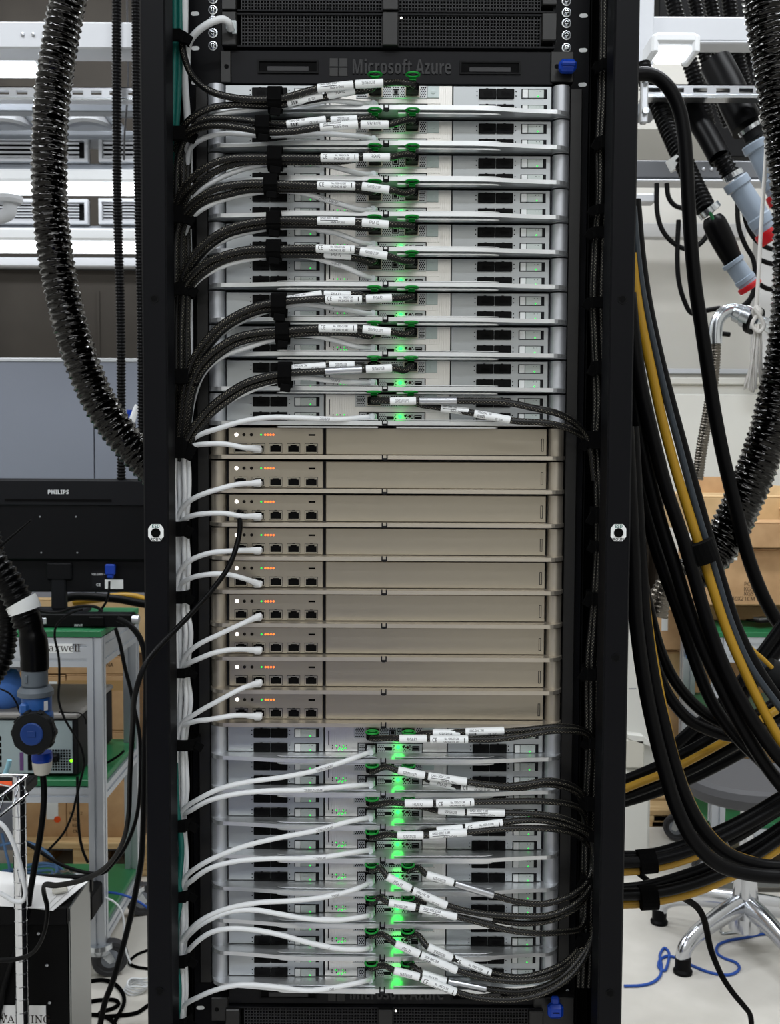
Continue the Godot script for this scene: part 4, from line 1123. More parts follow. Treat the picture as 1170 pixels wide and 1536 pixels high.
func build_overhead_left() -> void:
	var t := thing("cable_trunking", "wide white trunking running across at the top left", "trunking", P(0, 50, 3.0))
	var a := bar("", -160, 31, 214, 73, 3.0, 0.10, M.beam_white)
	var o := part("body", a, M.beam_white, t)
	o.position = -t.position
	for px in [34, 50, 66]:
		var c := P(px, 52, 3.0) - t.position
		part("screw", MB.new().turn([Vector2(0.005, 0), Vector2(0.005, 0.004), Vector2(0, 0.006)], c, Vector3.BACK, 10), M.steel, t)
	strut("slotted steel channel crossing below the white trunking at the left", -120, 214, 129, 150, 3.05)
	solo("steel_channel", bar("", -120, 151, 214, 168, 3.3, 0.05, M.grey_metal), M.grey_metal, "grey steel channel just below the slotted one at the left", "steel channel")
	# a short lamp under the trunking
	var lp := P(4, 93, 3.3)
	lamp("batten_lamp", "glaring white batten lamp at the left edge under the trunking", Vector3(lp.x, lp.y, lp.z), Vector3(0.24, 0.10, 0.12), 0.25)
	# steel frame with fan housings
	t = thing("fan_frame", "grey steel frame with round fan housings high at the left", "frame", P(0, 190, 3.9))
	var p0 := t.position
	for q in [[-150, 166, 214, 171], [-150, 194, 214, 204]]:
		var m := part("rail", bar("", q[0], q[1], q[2], q[3], 3.9, 0.05, M.steel), M.grey_metal, t)
		m.position = -p0
	for px in [40, 160]:
		var c := P(px, 168, 3.9) - p0
		var d := P(px + 22, 196, 3.9) - p0
		part("brace", MB.new().cyl(c + Vector3(0, 0, -0.02), d + Vector3(0, 0, -0.02), 0.018, -1, 8), M.grey_metal, t)
	for px in [10, 132]:
		var c := P(px, 184, 3.95) - p0
		part("fan_housing", MB.new().turn([Vector2(0.11, 0), Vector2(0.11, 0.03), Vector2(0.095, 0.035), Vector2(0.05, 0.02), Vector2(0.0, 0.02)], c + Vector3(0, 0, -0.05), Vector3(0, -1, 0.25), 24), M.beam_white, t)
	# louvred panels in two rows
	for row in [[205, 243, 4.0, 4], [298, 336, 4.0, 6]]:
		for col in [[-60, 132], [148, 214]]:
			var A := P(col[0], row[0], row[2])
			var B := P(col[1], row[1], row[2])
			t = thing("louvred_panel", "white louvred ventilation panel, %s row, %s" % ["upper" if row[0] < 250 else "lower", "left of the post gap" if col[0] < 0 else "next to the rack post"], "vent panel", Vector3(A.x, B.y, A.z), "louvred panels")
			var w := B.x - A.x
			var h := A.y - B.y
			part("backing", MB.new().span(0, w, 0, h, -0.03, -0.024), M.dark_gap, t)
			part("frame", frame(0, w, 0, h, -0.03, 0.004, 0.012), M.beam_white, t)
			var n: int = row[3]
			for i in n:
				part("slat", MB.new().box(Vector3(w / 2, 0.012 + (h - 0.024) * (i + 0.5) / n, -0.008), Vector3(w - 0.03 - 0.04 * (1 if col[0] < 0 else 0), (h - 0.024) / n * 0.5, 0.003), 0.0005, Basis(Vector3.RIGHT, 0.35)), M.beam_white, t)
	for q in [[-150, 244, 214, 271, "upper"], [-150, 337, 214, 357, "lower"], [-150, 385, 214, 400, "lowest"]]:
		solo("cross_panel", bar("", q[0], q[1], q[2], q[3], 4.02, 0.05, M.grey_metal), M.grey_metal if q[4] != "lowest" else M.beam_white, "plain grey metal cross panel between lamp and louvres at the left, %s one" % q[4], "panel")
	for q in [[284, "upper"], [371, "lower"]]:
		var c := P(60, q[0], 4.0)
		lamp("strip_lamp", "bright strip lamp among the louvred panels, %s of the two" % q[1], Vector3(c.x, c.y, -3.98), Vector3(1.05, 0.075, 0.06), 0.03)
	# pipe stub at the far left
	t = thing("pipe_valve", "pale plastic pipe end with a cap at the left edge among the louvres", "pipe", P(8, 310, 3.4))
	part("cap", MB.new().turn([Vector2(0, 0), Vector2(0.04, 0), Vector2(0.045, 0.01), Vector2(0.045, 0.022), Vector2(0, 0.024)], Vector3(0.01, 0.01, 0), Vector3.UP, 18), M.beam_white, t)
	part("pipe", cable(PackedVector3Array([Vector3(-0.2, -0.035, 0), Vector3(-0.03, -0.035, 0), Vector3(0.01, -0.02, 0), Vector3(0.015, 0.012, 0)]), 0.022, 12), M.beam_white, t)
	# two upright corrugated conduits
	for q in [[[175, -20, 175, 120, 176, 300, 181, 480, 182, 640, 182, 760], "left"], [[204, -20, 205, 120, 208, 300, 212, 480, 213, 640, 214, 760], "right"]]:
		var m := solo("corrugated_conduit", hose(dpath(q[0], 3.0), 0.0138, 0.0090, 0.0042, 14), M.conduit, "black corrugated conduit hanging straight down beside the rack post, %s of the pair" % q[1], "conduit", "straight black conduits")
	# thin wire behind them
	solo("thin_wire", cable(dpath([190, -20, 192, 130, 187, 200, 186, 240], 3.2), 0.003, 6), M.tyre, "thin grey wire between the two straight black conduits", "wire")
	# crumpled bag and blue cap behind the conduits
	t = thing("white_plug", "white and blue plug hanging behind the conduits above the monitor", "plug", P(200, 622, 3.3))
	part("body", MB.new().cyl(Vector3(-0.005, -0.02, 0), Vector3(0.012, 0.03, 0), 0.011, 0.007), M.white_cable, t)
	part("cap", MB.new().cyl(Vector3(-0.014, -0.012, -0.005), Vector3(-0.012, 0.015, -0.005), 0.009), M.blue, t)
	part("ferrule", MB.new().cyl(Vector3(-0.004, -0.045, 0), Vector3(-0.005, -0.018, 0), 0.009), M.steel, t)
	# the long flexible duct
	var d := [118, -60, 104, -10, 96, 30, 86, 90, 79, 140, 75, 200, 74, 260, 75, 310, 79, 350, 86, 400, 96, 450, 109, 500, 126, 552, 150, 605, 180, 650, 215, 690, 260, 735]
	solo("flexible_duct", hose(dpath(d, 2.2), 0.0375, 0.0135, 0.0052, 24, 0.0016), M.duct, "large shiny dark flexible duct curving down the left side behind the post", "duct")

func build_partition_left() -> void:
	mat("partition", Color(0.49, 0.51, 0.56), 0.5)
	var a := P(-60, 540, 3.6)
	var t := thing("partition_panel", "plain blue-grey partition panel with a white top edge behind the monitor", "partition", Vector3(a.x, 0, -3.6))
	part("panel", MB.new().span(0, P(140.5, 600, 3.6).x - a.x - 0.002, 0.05, a.y - 0.004, -0.03, 0.0, 0.001), M.partition, t)
	part("panel", MB.new().span(P(140.5, 600, 3.6).x - a.x + 0.002, P(260, 600, 3.6).x - a.x, 0.05, a.y - 0.004, -0.03, 0.0, 0.001), M.partition, t)
	part("top_rail", MB.new().span(0, P(260, 600, 3.6).x - a.x, a.y - 0.004, a.y + 0.008, -0.034, 0.004, 0.002), M.beam_white, t)
	# monitor, seen from behind
	var z := 2.99
	var c := P(84, 880, z)
	t = thing("monitor", "black computer monitor seen from behind, on a stand on the green-topped bench", "monitor", Vector3(c.x, 0.98, -z))
	var o := -t.position
	var A := P(-100, 717, z) + o
	var B := P(268, 842, z) + o
	var C := P(268, 890, z) + o
	part("back_shell", MB.new().span(A.x, B.x, B.y, A.y, -0.03, 0.0, 0.006), M.monitor_black, t)
	part("upper_band", MB.new().span(A.x + 0.004, B.x - 0.004, P(0, 758, z).y + o.y, A.y - 0.004, -0.01, 0.004, 0.003), M.monitor_grey, t)
	var lw := part("lower_shell", MB.new().span(A.x + 0.01, B.x - 0.01, C.y, B.y + 0.002, -0.03, -0.012, 0.004), M.monitor_black, t)
	var g0 := P(8, 748, z) + o
	var g1 := P(168, 753, z) + o
	part("vent_slot", MB.new().span(g0.x, g1.x, g1.y, g0.y, 0, 0.0045), M.hole, t)
	for q in [[60, 775], [114, 775], [62, 829], [116, 829]]:
		part("screw", MB.new().turn([Vector2(0.0022, 0), Vector2(0.0022, 0.0015), Vector2(0, 0.002)], P(q[0], q[1], z) + o, Vector3.BACK, 10), M.steel, t)
	print_on(t, "PHILIPS", P(88, 738, z) + o + Vector3(0, 0, 0.0042), 0.012, M.white_cable, Basis.IDENTITY, true)
	var n0 := P(75, 860, z) + o
	var st := part("stand", MB.new().span(n0.x, P(97, 860, z).x + o.x, 0.012, n0.y, -0.028, -0.004, 0.004), M.monitor_grey, t)
	part("neck", MB.new().span(n0.x - 0.012, P(107, 860, z).x + o.x, n0.y - 0.02, n0.y + 0.03, -0.03, -0.002, 0.004), M.monitor_black, st)
	part("foot", MB.new().span(n0.x - 0.06, n0.x + 0.10, 0.0, 0.012, -0.07, 0.05, 0.005), M.monitor_black, st)
	var s0 := P(136, 857, z) + o
	var sp := part("rating_label", MB.new().span(s0.x, P(155, 857, z).x + o.x, P(150, 883, z).y + o.y, s0.y, -0.012, -0.0114), M.monitor_grey, lw, "grey and white rating label")
	part("sticker", MB.new().span(P(155.5, 857, z).x + o.x, P(183, 857, z).x + o.x, P(150, 884, z).y + o.y, P(150, 870, z).y + o.y, -0.012, -0.0113), M.label_white, lw, "white sticker")
	print_on(sp, "100-240V ~", P(146, 862, z) + o + Vector3(0, 0, -0.0112), 0.006, M.white_cable, Basis.IDENTITY, false, false, 0.0004)
	print_on(sp, "CE", P(146, 878, z) + o + Vector3(0, 0, -0.0112), 0.008, M.white_cable, Basis.IDENTITY, true, false, 0.0004)
	# video cable with its blue plug
	var v := P(164, 858, z - 0.03)
	t = thing("video_cable", "video cable with a bright blue plug hanging from the monitor", "cable", v)
	part("plug", MB.new().box(Vector3(0, 0.006, -0.01), Vector3(0.028, 0.03, 0.014), 0.003).box(Vector3(0, -0.012, -0.01), Vector3(0.018, 0.014, 0.012), 0.003), M.blue, t, "blue plug")
	var vc := part("sheath", cable(dpath([164, 872, 163, 890, 158, 905, 150, 916, 143, 924], z - 0.04), 0.0035, 8), M.black, t)
	vc.position = -v

func profile_poly(s: float) -> PackedVector2Array:       # slotted aluminium extrusion, seen end on
	var h := s / 2
	var w := s * 0.10
	var d := s * 0.12
	var p := PackedVector2Array()
	for k in 4:
		var q := Transform2D(-PI / 2 * k, Vector2.ZERO)
		for c in [Vector2(-h, h), Vector2(-w, h), Vector2(-w, h - d), Vector2(w, h - d), Vector2(w, h)]:
			p.append(q * c)
	return p

func post(parent: Node3D, called: String, a: Vector3, b: Vector3, s: float) -> MeshInstance3D:
	var d := (b - a)
	var z := d.normalized()
	var x := Vector3.RIGHT if absf(z.x) < 0.9 else Vector3.BACK
	var y := z.cross(x).normalized()
	x = y.cross(z)
	return part(called, MB.new().prism(profile_poly(s), 0, d.length(), Transform3D(Basis(x, y, z), a)), M.alu, parent)

func caster(parent: Node3D, at: Vector3, r: float, turn_: float) -> void:      # at = top plate centre; the wheel stands on the floor
	var q := Basis(Vector3.UP, turn_)
	var c := part("caster", MB.new().turn([Vector2(0, 0), Vector2(r * 0.75, 0), Vector2(r * 0.8, -0.012), Vector2(r * 0.62, -0.028), Vector2(r * 0.5, -0.034), Vector2(0, -0.036)], at, Vector3.UP, 20), M.bright_zinc, parent)
	var wc := Vector3(at.x, r, at.z) + q * Vector3(r * 0.55, 0, 0)
	for s in [-1.0, 1.0]:
		var poly := PackedVector2Array([Vector2(-r * 0.5, at.y - 0.02), Vector2(r * 0.5, at.y - 0.02), Vector2(r * 0.85, r * 0.9), Vector2(r * 0.5, r * 0.8), Vector2(-r * 0.15, r * 1.5)])
		part("fork", MB.new().prism(poly, -0.0015, 0.0015, Transform3D(q, Vector3(at.x, 0, at.z) + q * Vector3(0, 0, s * 0.02))), M.bright_zinc, c)
	part("wheel", MB.new().turn([Vector2(0, -0.013), Vector2(r * 0.7, -0.013), Vector2(r * 0.74, -0.016), Vector2(r * 0.94, -0.016), Vector2(r, -0.010), Vector2(r, 0.010), Vector2(r * 0.94, 0.016), Vector2(r * 0.74, 0.016), Vector2(r * 0.7, 0.013), Vector2(0, 0.013)], wc, q * Vector3.BACK, 28), M.tyre, c)
	part("hub", MB.new().turn([Vector2(0, -0.0165), Vector2(r * 0.18, -0.0165), Vector2(r * 0.5, -0.014), Vector2(r * 0.5, 0.014), Vector2(r * 0.18, 0.0165), Vector2(0, 0.0165)], wc, q * Vector3.BACK, 20), M.grey_metal, c)

func carton(called: String, label: String, x0: float, x1: float, y0: float, y1: float, z0: float, z1: float, m: Material, tape := true) -> Node3D:
	var t := thing(called, label, "carton", Vector3((x0 + x1) / 2, y0, z1))
	var w := x1 - x0
	var h := y1 - y0
	var d := z1 - z0
	part("body", MB.new().span(-w / 2, w / 2, 0, h - 0.003, -d, 0, 0.004), m, t)
	part("flap", MB.new().span(-w / 2, w / 2, h - 0.0035, h, -d / 2 + 0.001, 0.0, 0.001), m, t)
	part("flap", MB.new().span(-w / 2, w / 2, h - 0.0035, h, -d, -d / 2 - 0.001, 0.001), m, t)
	if tape: part("tape", MB.new().span(-w / 2 - 0.0005, w / 2 + 0.0005, h - 0.0002, h + 0.0004, -d / 2 - 0.024, -d / 2 + 0.024).span(-w / 2 - 0.0006, w / 2 + 0.0006, h - 0.055, h - 0.02, 0.0, 0.0006), M.tape, t)
	return t

func cartonp(label: String, px0: float, px1: float, py0: float, py1: float, d: float, deep: float, m: Material, tape := false) -> Node3D:
	var a := P(px0, py1, d)
	var b := P(px1, py0, d)
	return carton("cardboard_box", label, a.x, b.x, a.y, b.y, -d - deep, -d, m, tape)

func sticker(t: Node3D, px0: float, px1: float, py0: float, py1: float, d: float) -> void:
	var a := P(px0, py1, d) - t.position
	var b := P(px1, py0, d) - t.position
	part("sticker", MB.new().span(a.x, b.x, a.y, b.y, 0, 0.0008), M.label_white, t, "white paper sticker")

func words(t: Node3D, s: String, px: float, py: float, d: float, h: float, m: Material = null) -> void:
	var a := P(px, py, d) - t.position
	print_on(t, s, Vector3(a.x, a.y, 0.0004), h, m if m else M.print_dark, Basis.IDENTITY, false, false, 0.0006)

func build_bench_left() -> void:
	var z := 2.8
	var zf := -z
	var zr := -3.22
	var xr := P(152, 945, z).x
	var xl := xr - 0.86
	var ytop := P(140, 946, z).y
	var t := thing("work_bench", "wheeled aluminium-frame bench with green tops on the left", "bench", Vector3((xl + xr) / 2, 0, zf))
	var o := -t.position
	var s := 0.04
	var legs := [[xl + s / 2, zf - s / 2], [xr - s / 2, zf - s / 2], [xl + s / 2, zr + s / 2], [xr - s / 2, zr + s / 2]]
	var yb := P(140, 1418, z).y
	for l in legs:
		post(t, "leg", Vector3(l[0], yb, l[1]) + o, Vector3(l[0], ytop - 0.02, l[1]) + o, s)
		caster(t, Vector3(l[0], yb, l[1]) + o, 0.05, 0.35 if l[0] > -1 else 0.1)
	var names := ["bench_top", "middle_shelf", "bottom_shelf"]
	var ys := [ytop, P(140, 1172, z).y, P(140, 1386, z).y]
	for i in 3:
		var y: float = ys[i]
		part(names[i], MB.new().span(xl + (0.0 if i == 0 else 0.006), xr - (0.0 if i == 0 else 0.006), y - 0.018, y, zr, zf + (0.004 if i == 0 else -0.01), 0.002), M.green_top, t).position = o
		for yy in ([y - 0.04, y - 0.08] if i == 0 else [y - 0.04]):
			for q in [[Vector3(xl + s, yy, zf - s / 2), Vector3(xr - s, yy, zf - s / 2)], [Vector3(xl + s, yy, zr + s / 2), Vector3(xr - s, yy, zr + s / 2)], [Vector3(xl + s / 2, yy, zr + s), Vector3(xl + s / 2, yy, zf - s)], [Vector3(xr - s / 2, yy, zr + s), Vector3(xr - s / 2, yy, zf - s)]]:
				post(t, "rail", q[0] + o, q[1] + o, s)
	var a := P(66, 978, z) + o
	var b := P(109, 966, z) + o
	var nl := part("name_label", MB.new().span(a.x, b.x, a.y - 0.002, b.y + 0.001, 0.0, 0.001), M.label_white, t, "white name label")
	print_on(nl, "Maxwell", Vector3((a.x + b.x) / 2 + 0.004, (a.y + b.y) / 2, 0.001), 0.020, M.print_dark, Basis.IDENTITY, false, true)
	# switch box on top
	var k0 := P(50, 943, z + 0.06)
	var k1 := P(200, 920, z + 0.06)
	t = thing("power_switch_box", "flat black switch box lying on the green bench top", "box", Vector3(k0.x, ytop, -z - 0.04))
	var w := k1.x - k0.x
	var h := k1.y - ytop
	part("body", MB.new().span(0, w, 0.002, h, -0.05, 0, 0.003), M.black, t)
	part("video_socket", MB.new().span(0.012, 0.044, h * 0.28, h * 0.72, 0, 0.003, 0.001), M.steel, t)
	part("video_plug_face", MB.new().span(0.018, 0.035, h * 0.35, h * 0.65, 0.0, 0.0045, 0.001), M.blue, t)
	part("power_inlet", MB.new().span(0.16, 0.20, h * 0.12, h * 0.85, 0, 0.008, 0.003), M.deep_black, t)
	part("knob", MB.new().cyl(Vector3(w, h * 0.6, -0.01), Vector3(w + 0.018, h * 0.6, -0.01), 0.012), M.steel, t)
	print_on(t, "INPUT", Vector3(0.13, h * 0.2, 0.0006), 0.006, M.white_cable)
	# computer on the middle shelf
	var c0 := P(-40, 1162, z + 0.03)
	var c1 := P(116, 1078, z + 0.03)
	var ym: float = ys[1]
	t = thing("desktop_computer", "grey desktop computer lying on the middle bench shelf, back towards us", "computer", Vector3(c0.x, ym, -z - 0.03))
	w = c1.x - c0.x
	h = c1.y - ym
	part("case", MB.new().span(0, w, 0.006, h, -0.36, -0.004, 0.004), M.pc_dark, t)
	part("rear_plate", MB.new().span(0.02, w - 0.014, 0.012, h - 0.006, -0.005, 0.0, 0.001), M.pc_plate, t)
	part("top_cover", MB.new().span(-0.004, w + 0.004, h, h + 0.016, -0.36, 0.006, 0.005), M.pc_cover, t)
	var gr := MB.new()
	for i in 9:
		for j in 8:
			gr.span(w - 0.085 + i * 0.0075, w - 0.085 + i * 0.0075 + 0.0055, 0.02 + j * 0.0075, 0.0255 + j * 0.0075, 0, 0.0006)
	part("fan_grille", gr, M.hole, t, "", true)
	var pd := MB.new()
	for i in 5: pd.span(0.066, 0.078, 0.03 + i * 0.018, 0.043 + i * 0.018, 0, 0.001)
	part("socket", pd, M.hole, t, "", true)
	part("open_slot", MB.new().span(0.15, 0.162, 0.02, 0.07, 0, 0.001), M.hole, t)
	part("slot_cover", MB.new().span(0.128, 0.138, 0.02, 0.07, 0, 0.0012), M.purple, t)
	part("indicator_light", MB.new().turn([Vector2(0.004, 0), Vector2(0.004, 0.002), Vector2(0, 0.003)], P(107, 1141, z + 0.03) - t.position, Vector3.BACK, 10), M.led_lime, t)
	part("connector", MB.new().box(P(82, 1135, z + 0.03) - t.position + Vector3(0, 0, 0.012), Vector3(0.03, 0.022, 0.024), 0.004), M.black, t)
	# light blue crumpled cloth on the computer
	var bag := MB.new()
	var bc := P(4, 1042, z + 0.1)
	blob(bag, Vector3(0, 0.002, 0), Vector3(0.06, 0.062, 0.05), 0.22, 7)
	var bo := solo("blue_cloth", bag, M.cloth_blue, "crumpled light blue cloth on top of the desktop computer", "cloth")
	bo.position = Vector3(bc.x, ym + h + 0.016 + 0.045, bc.z)
	# cables of the bench
	var rows := [
		[[176, 928, 192, 936, 207, 952, 216, 975, 219, 1010, 219, 1060, 217, 1130, 215, 1230, 212, 1290, 205, 1330, 196, 1375, 183, 1425, 170, 1470, 157, 1505, 146, 1560], 2.55, 0.0075, "thick black power cable dropping from the switch box past the bench to the floor"],
		[[173, 942, 180, 965, 187, 1000, 196, 1035, 203, 1070, 209, 1100, 211, 1150, 205, 1225, 188, 1270, 168, 1297, 155, 1309, 130, 1309, 92, 1297, 45, 1268, 20, 1255], 2.6, 0.005, "black cable swinging under the bench to the left, crossing the front leg"],
		[[124, 914, 112, 917, 96, 926, 84, 940, 82, 955, 88, 985, 89, 1020, 88, 1050, 97, 1078, 112, 1103, 122, 1122, 126, 1145, 121, 1170, 114, 1198, 108, 1222, 95, 1250, 72, 1276], 2.66, 0.0032, "thin black cable looping from the switch box down past the Maxwell label"],
		[[125, 915, 121, 914, 116, 917], 2.66, 0.003, ""],
		[[154, 917, 145, 911, 128, 909, 108, 912, 90, 918, 64, 917, 52, 911], 2.72, 0.0042, "black cable lying behind the switch box under the monitor"],
		[[116, 1165, 117, 1210, 119, 1250, 124, 1275, 132, 1294], 2.75, 0.004, "thin dark cable hanging beside the front bench leg"],
		[[88, 1068, 104, 1069, 120, 1070, 128, 1078, 129, 1086], 2.72, 0.002, "thin dark wire on the cover of the desktop computer"],
		[[0, 1033, 14, 1040, 24, 1053, 30, 1070], 2.4, 0.0022, "thin black wire across the blue cloth"],
		[[155, 1147, 168, 1140, 180, 1132, 186, 1126], 2.95, 0.0035, "grey cable end on the right of the middle shelf"],
	]
	for r in rows:
		if r[3] != "": solo("cable", cable(dpath(r[0], r[1]), r[2], 8), M.black, r[3], "cable")
	# heavy cable ends lying on the crates behind
	solo("power_cable", cable(dpath([97, 898, 112, 895, 135, 895, 160, 897, 180, 899, 205, 904, 225, 907], 3.3), 0.013, 10), M.black, "thick black cable lying behind the monitor stand", "cable")
	solo("power_cable", cable(dpath([110, 903, 135, 900, 165, 896, 185, 894, 205, 896, 222, 902], 3.34), 0.012, 10), M.yellow, "thick yellow cable lying behind the monitor stand", "cable")

func blob(b: MB, c: Vector3, r: Vector3, rough: float, seed_: int, rings := 14, seg := 20) -> void:       # a crumpled closed surface
	var nz := FastNoiseLite.new()
	nz.seed = seed_; nz.frequency = 1.1
	var g := []
	for i in rings + 1:
		var row := []
		for k in seg + 1:
			var th := PI * i / rings
			var ph := TAU * (k % seg) / seg
			var d := Vector3(sin(th) * cos(ph), cos(th), sin(th) * sin(ph))
			row.append(c + d * r * (1.0 + rough * nz.get_noise_3dv(d * 2.0)))
		g.append(row)
	for i in rings:
		for k in seg:
			var p: Vector3 = g[i][k]; var q: Vector3 = g[i][k + 1]; var s: Vector3 = g[i + 1][k + 1]; var t: Vector3 = g[i + 1][k]
			b.face(p, q, s, (p - c) / r, (q - c) / r, (s - c) / r)
			b.face(p, s, t, (p - c) / r, (s - c) / r, (t - c) / r)

func build_boxes_left() -> void:
	var d := 3.55
	var K: Material = M.kraft
	var t := cartonp("long pale carton at the top of the stack behind the monitor stand", -60, 222, 900, 978, d, 0.35, M.kraft_pale, false)
	t = cartonp("brown carton marked MADE IN CHINA under the bench top", 30, 192, 985, 1011, d, 0.35, K)
	words(t, "MADE IN CHINA", 140, 997, d, 0.014)
	t = cartonp("brown carton with a white sticker left of the front bench leg", 22, 98, 1013, 1096, d, 0.3, K, true)
	sticker(t, 74, 86, 1022, 1068, d)
	t = cartonp("brown carton with a small white label right behind the front bench leg", 100, 192, 1012, 1096, d, 0.3, K, true)
	sticker(t, 112, 132, 1028, 1038, d)
	words(t, "Maxi", 121, 1033, d, 0.012)
	words(t, "NO.", 116, 1057, d, 0.011)
	words(t, "QTY", 156, 1070, d, 0.010)
	words(t, "G.W.", 156, 1080, d, 0.010)
	t = cartonp("brown carton seen between the bench legs below the middle row", 20, 192, 1097, 1168, d, 0.3, K)
	sticker(t, 154, 175, 1118, 1128, d)
	t = cartonp("brown carton with an orange dot in the bottom row", 20, 98, 1170, 1262, d, 0.3, K)
	sticker(t, 70, 87, 1200, 1229, d)
	var a := P(86, 1229, d) - t.position
	part("orange_dot", MB.new().turn([Vector2(0.0115, 0), Vector2(0.0115, 0.001), Vector2(0, 0.001)], Vector3(a.x, a.y, 0), Vector3.BACK, 18), M.orange, t, "round orange sticker")
	t = cartonp("brown carton in the bottom row behind the front bench leg", 100, 192, 1170, 1262, d, 0.3, K)
	for i in 4: words(t, ["NO. 12", "KGS", "KGS", "CM"][i], 114, 1220 + i * 9, d, 0.011)
	t = cartonp("tall brown carton at the far right of the left stack, next to the post", 194, 240, 930, 1180, d + 0.05, 0.3, K)
	t = cartonp("brown carton low at the right of the left stack, next to the post", 194, 240, 1182, 1262, d + 0.05, 0.3, K)
	pallet("wooden pallet under the brown cartons on the left", P(22, 1264, d - 0.05).x, P(240, 1264, d).x, P(22, 1263, d - 0.05).y, -d + 0.05, 0.42)

func pallet(label: String, x0: float, x1: float, ytop: float, z1: float, deep: float, h := 0.14) -> void:
	var t := thing("pallet", label, "pallet", Vector3((x0 + x1) / 2, 0, z1))
	var w := x1 - x0
	var k := ytop / h if ytop > h else 1.0
	for i in 4:
		var zz := -deep * (i + 0.5) / 4.0
		part("deck_board", MB.new().span(-w / 2, w / 2, ytop - 0.022, ytop, zz - deep * 0.09, zz + deep * 0.09 + (0.02 if i == 0 else 0.0), 0.003), M.wood, t)
	for s in [-1.0, 0.0, 1.0]:
		part("block", MB.new().span(s * (w / 2 - 0.045) - 0.045, s * (w / 2 - 0.045) + 0.045, 0.022, ytop - 0.022, -deep, 0, 0.003), M.wood, t)
		part("bottom_board", MB.new().span(s * (w / 2 - 0.045) - 0.05, s * (w / 2 - 0.045) + 0.05, 0, 0.022, -deep, 0, 0.003), M.wood, t)

func more_materials() -> void:
	mat("label_white", Color(0.88, 0.89, 0.89), 0.5)
	mat("conduit", Color(0.03, 0.03, 0.036), 0.32)
	mat("hose_black", Color(0.022, 0.022, 0.025), 0.28)
	mat("duct", Color(0.06, 0.055, 0.047), 0.12, 1.0)
	M.duct.clearcoat_enabled = true; M.duct.clearcoat = 0.5; M.duct.clearcoat_roughness = 0.06
	mat("cord_black", Color(0.022, 0.022, 0.024), 0.75).metallic_specular = 0.1
	mat("monitor_black", Color(0.06, 0.062, 0.072), 0.5)
	mat("monitor_grey", Color(0.095, 0.098, 0.11), 0.5)
	mat("alu", Color(0.74, 0.76, 0.79), 0.38, 0.7)
	mat("tyre", Color(0.22, 0.22, 0.23), 0.6)
	mat("green_top", Color(0.14, 0.42, 0.26), 0.4)
	mat("tape", Color(0.66, 0.53, 0.36), 0.18)
	grain(mat("kraft", Color.WHITE, 0.8), 0.02, Color(0.68, 0.54, 0.39), Color(0.77, 0.63, 0.47), Vector3(2, 2, 2), true, 9)
	grain(mat("kraft_pale", Color.WHITE, 0.8), 0.02, Color(0.76, 0.64, 0.47), Color(0.84, 0.72, 0.55), Vector3(2, 2, 2), true, 11)
	grain(mat("wood", Color.WHITE, 0.7), 0.03, Color(0.72, 0.58, 0.40), Color(0.86, 0.76, 0.58), Vector3(0.5, 6, 6), true, 13)
	mat("print_dark", Color(0.16, 0.12, 0.09), 0.8)
	mat("pc_dark", Color(0.10, 0.10, 0.11), 0.5)
	mat("pc_plate", Color(0.60, 0.66, 0.68), 0.35, 0.5)
	mat("pc_cover", Color(0.52, 0.51, 0.50), 0.5)
	mat("purple", Color(0.35, 0.22, 0.42), 0.4)
	glow("led_lime", Color(0.5, 1.0, 0.05), 2.0)
	mat("cloth_blue", Color(0.30, 0.48, 0.78), 0.8)
	mat("yellow", Color(0.64, 0.49, 0.12), 0.42)
	mat("orange", Color(0.88, 0.32, 0.10), 0.5)
	mat("plug_grey", Color(0.36, 0.39, 0.42), 0.45)
	mat("plug_grey_light", Color(0.55, 0.60, 0.66), 0.4)
	mat("plug_blue", Color(0.16, 0.34, 0.60), 0.4)
	mat("plug_blue_deep", Color(0.05, 0.20, 0.45), 0.4)
	mat("plug_red", Color(0.72, 0.10, 0.13), 0.4)
	mat("cap_dark", Color(0.09, 0.095, 0.10), 0.5)
	mat("ivory", Color(0.80, 0.79, 0.75), 0.5)
	mat("rubber", Color(0.028, 0.028, 0.033), 0.38)
	mat("rubber_grey", Color(0.16, 0.19, 0.22), 0.4)
	mat("blue_lead", Color(0.14, 0.30, 0.62), 0.4)
	mat("blue_pale", Color(0.36, 0.50, 0.68), 0.45)
	mat("cyan_pale", Color(0.55, 0.74, 0.80), 0.45)
	mat("seat_grey", Color(0.30, 0.30, 0.31), 0.6)
	mat("rope", Color(0.94, 0.93, 0.91), 0.9)
	mat("paper", Color(0.90, 0.90, 0.90), 0.7)
	mat("side_steel", Color(0.50, 0.51, 0.51), 0.28, 0.85)
	mat("green_wire", Color(0.08, 0.36, 0.20), 0.4)
	mat("grey_wall_box", Color(0.52, 0.51, 0.48), 0.6)

func axis_xf(at: Vector3, ax: Vector3) -> Transform3D:
	var z := ax.normalized()
	var x := Vector3.UP.cross(z)
	x = x.normalized() if x.length() > 0.01 else Vector3.RIGHT
	return Transform3D(Basis(x, z.cross(x), z), at)

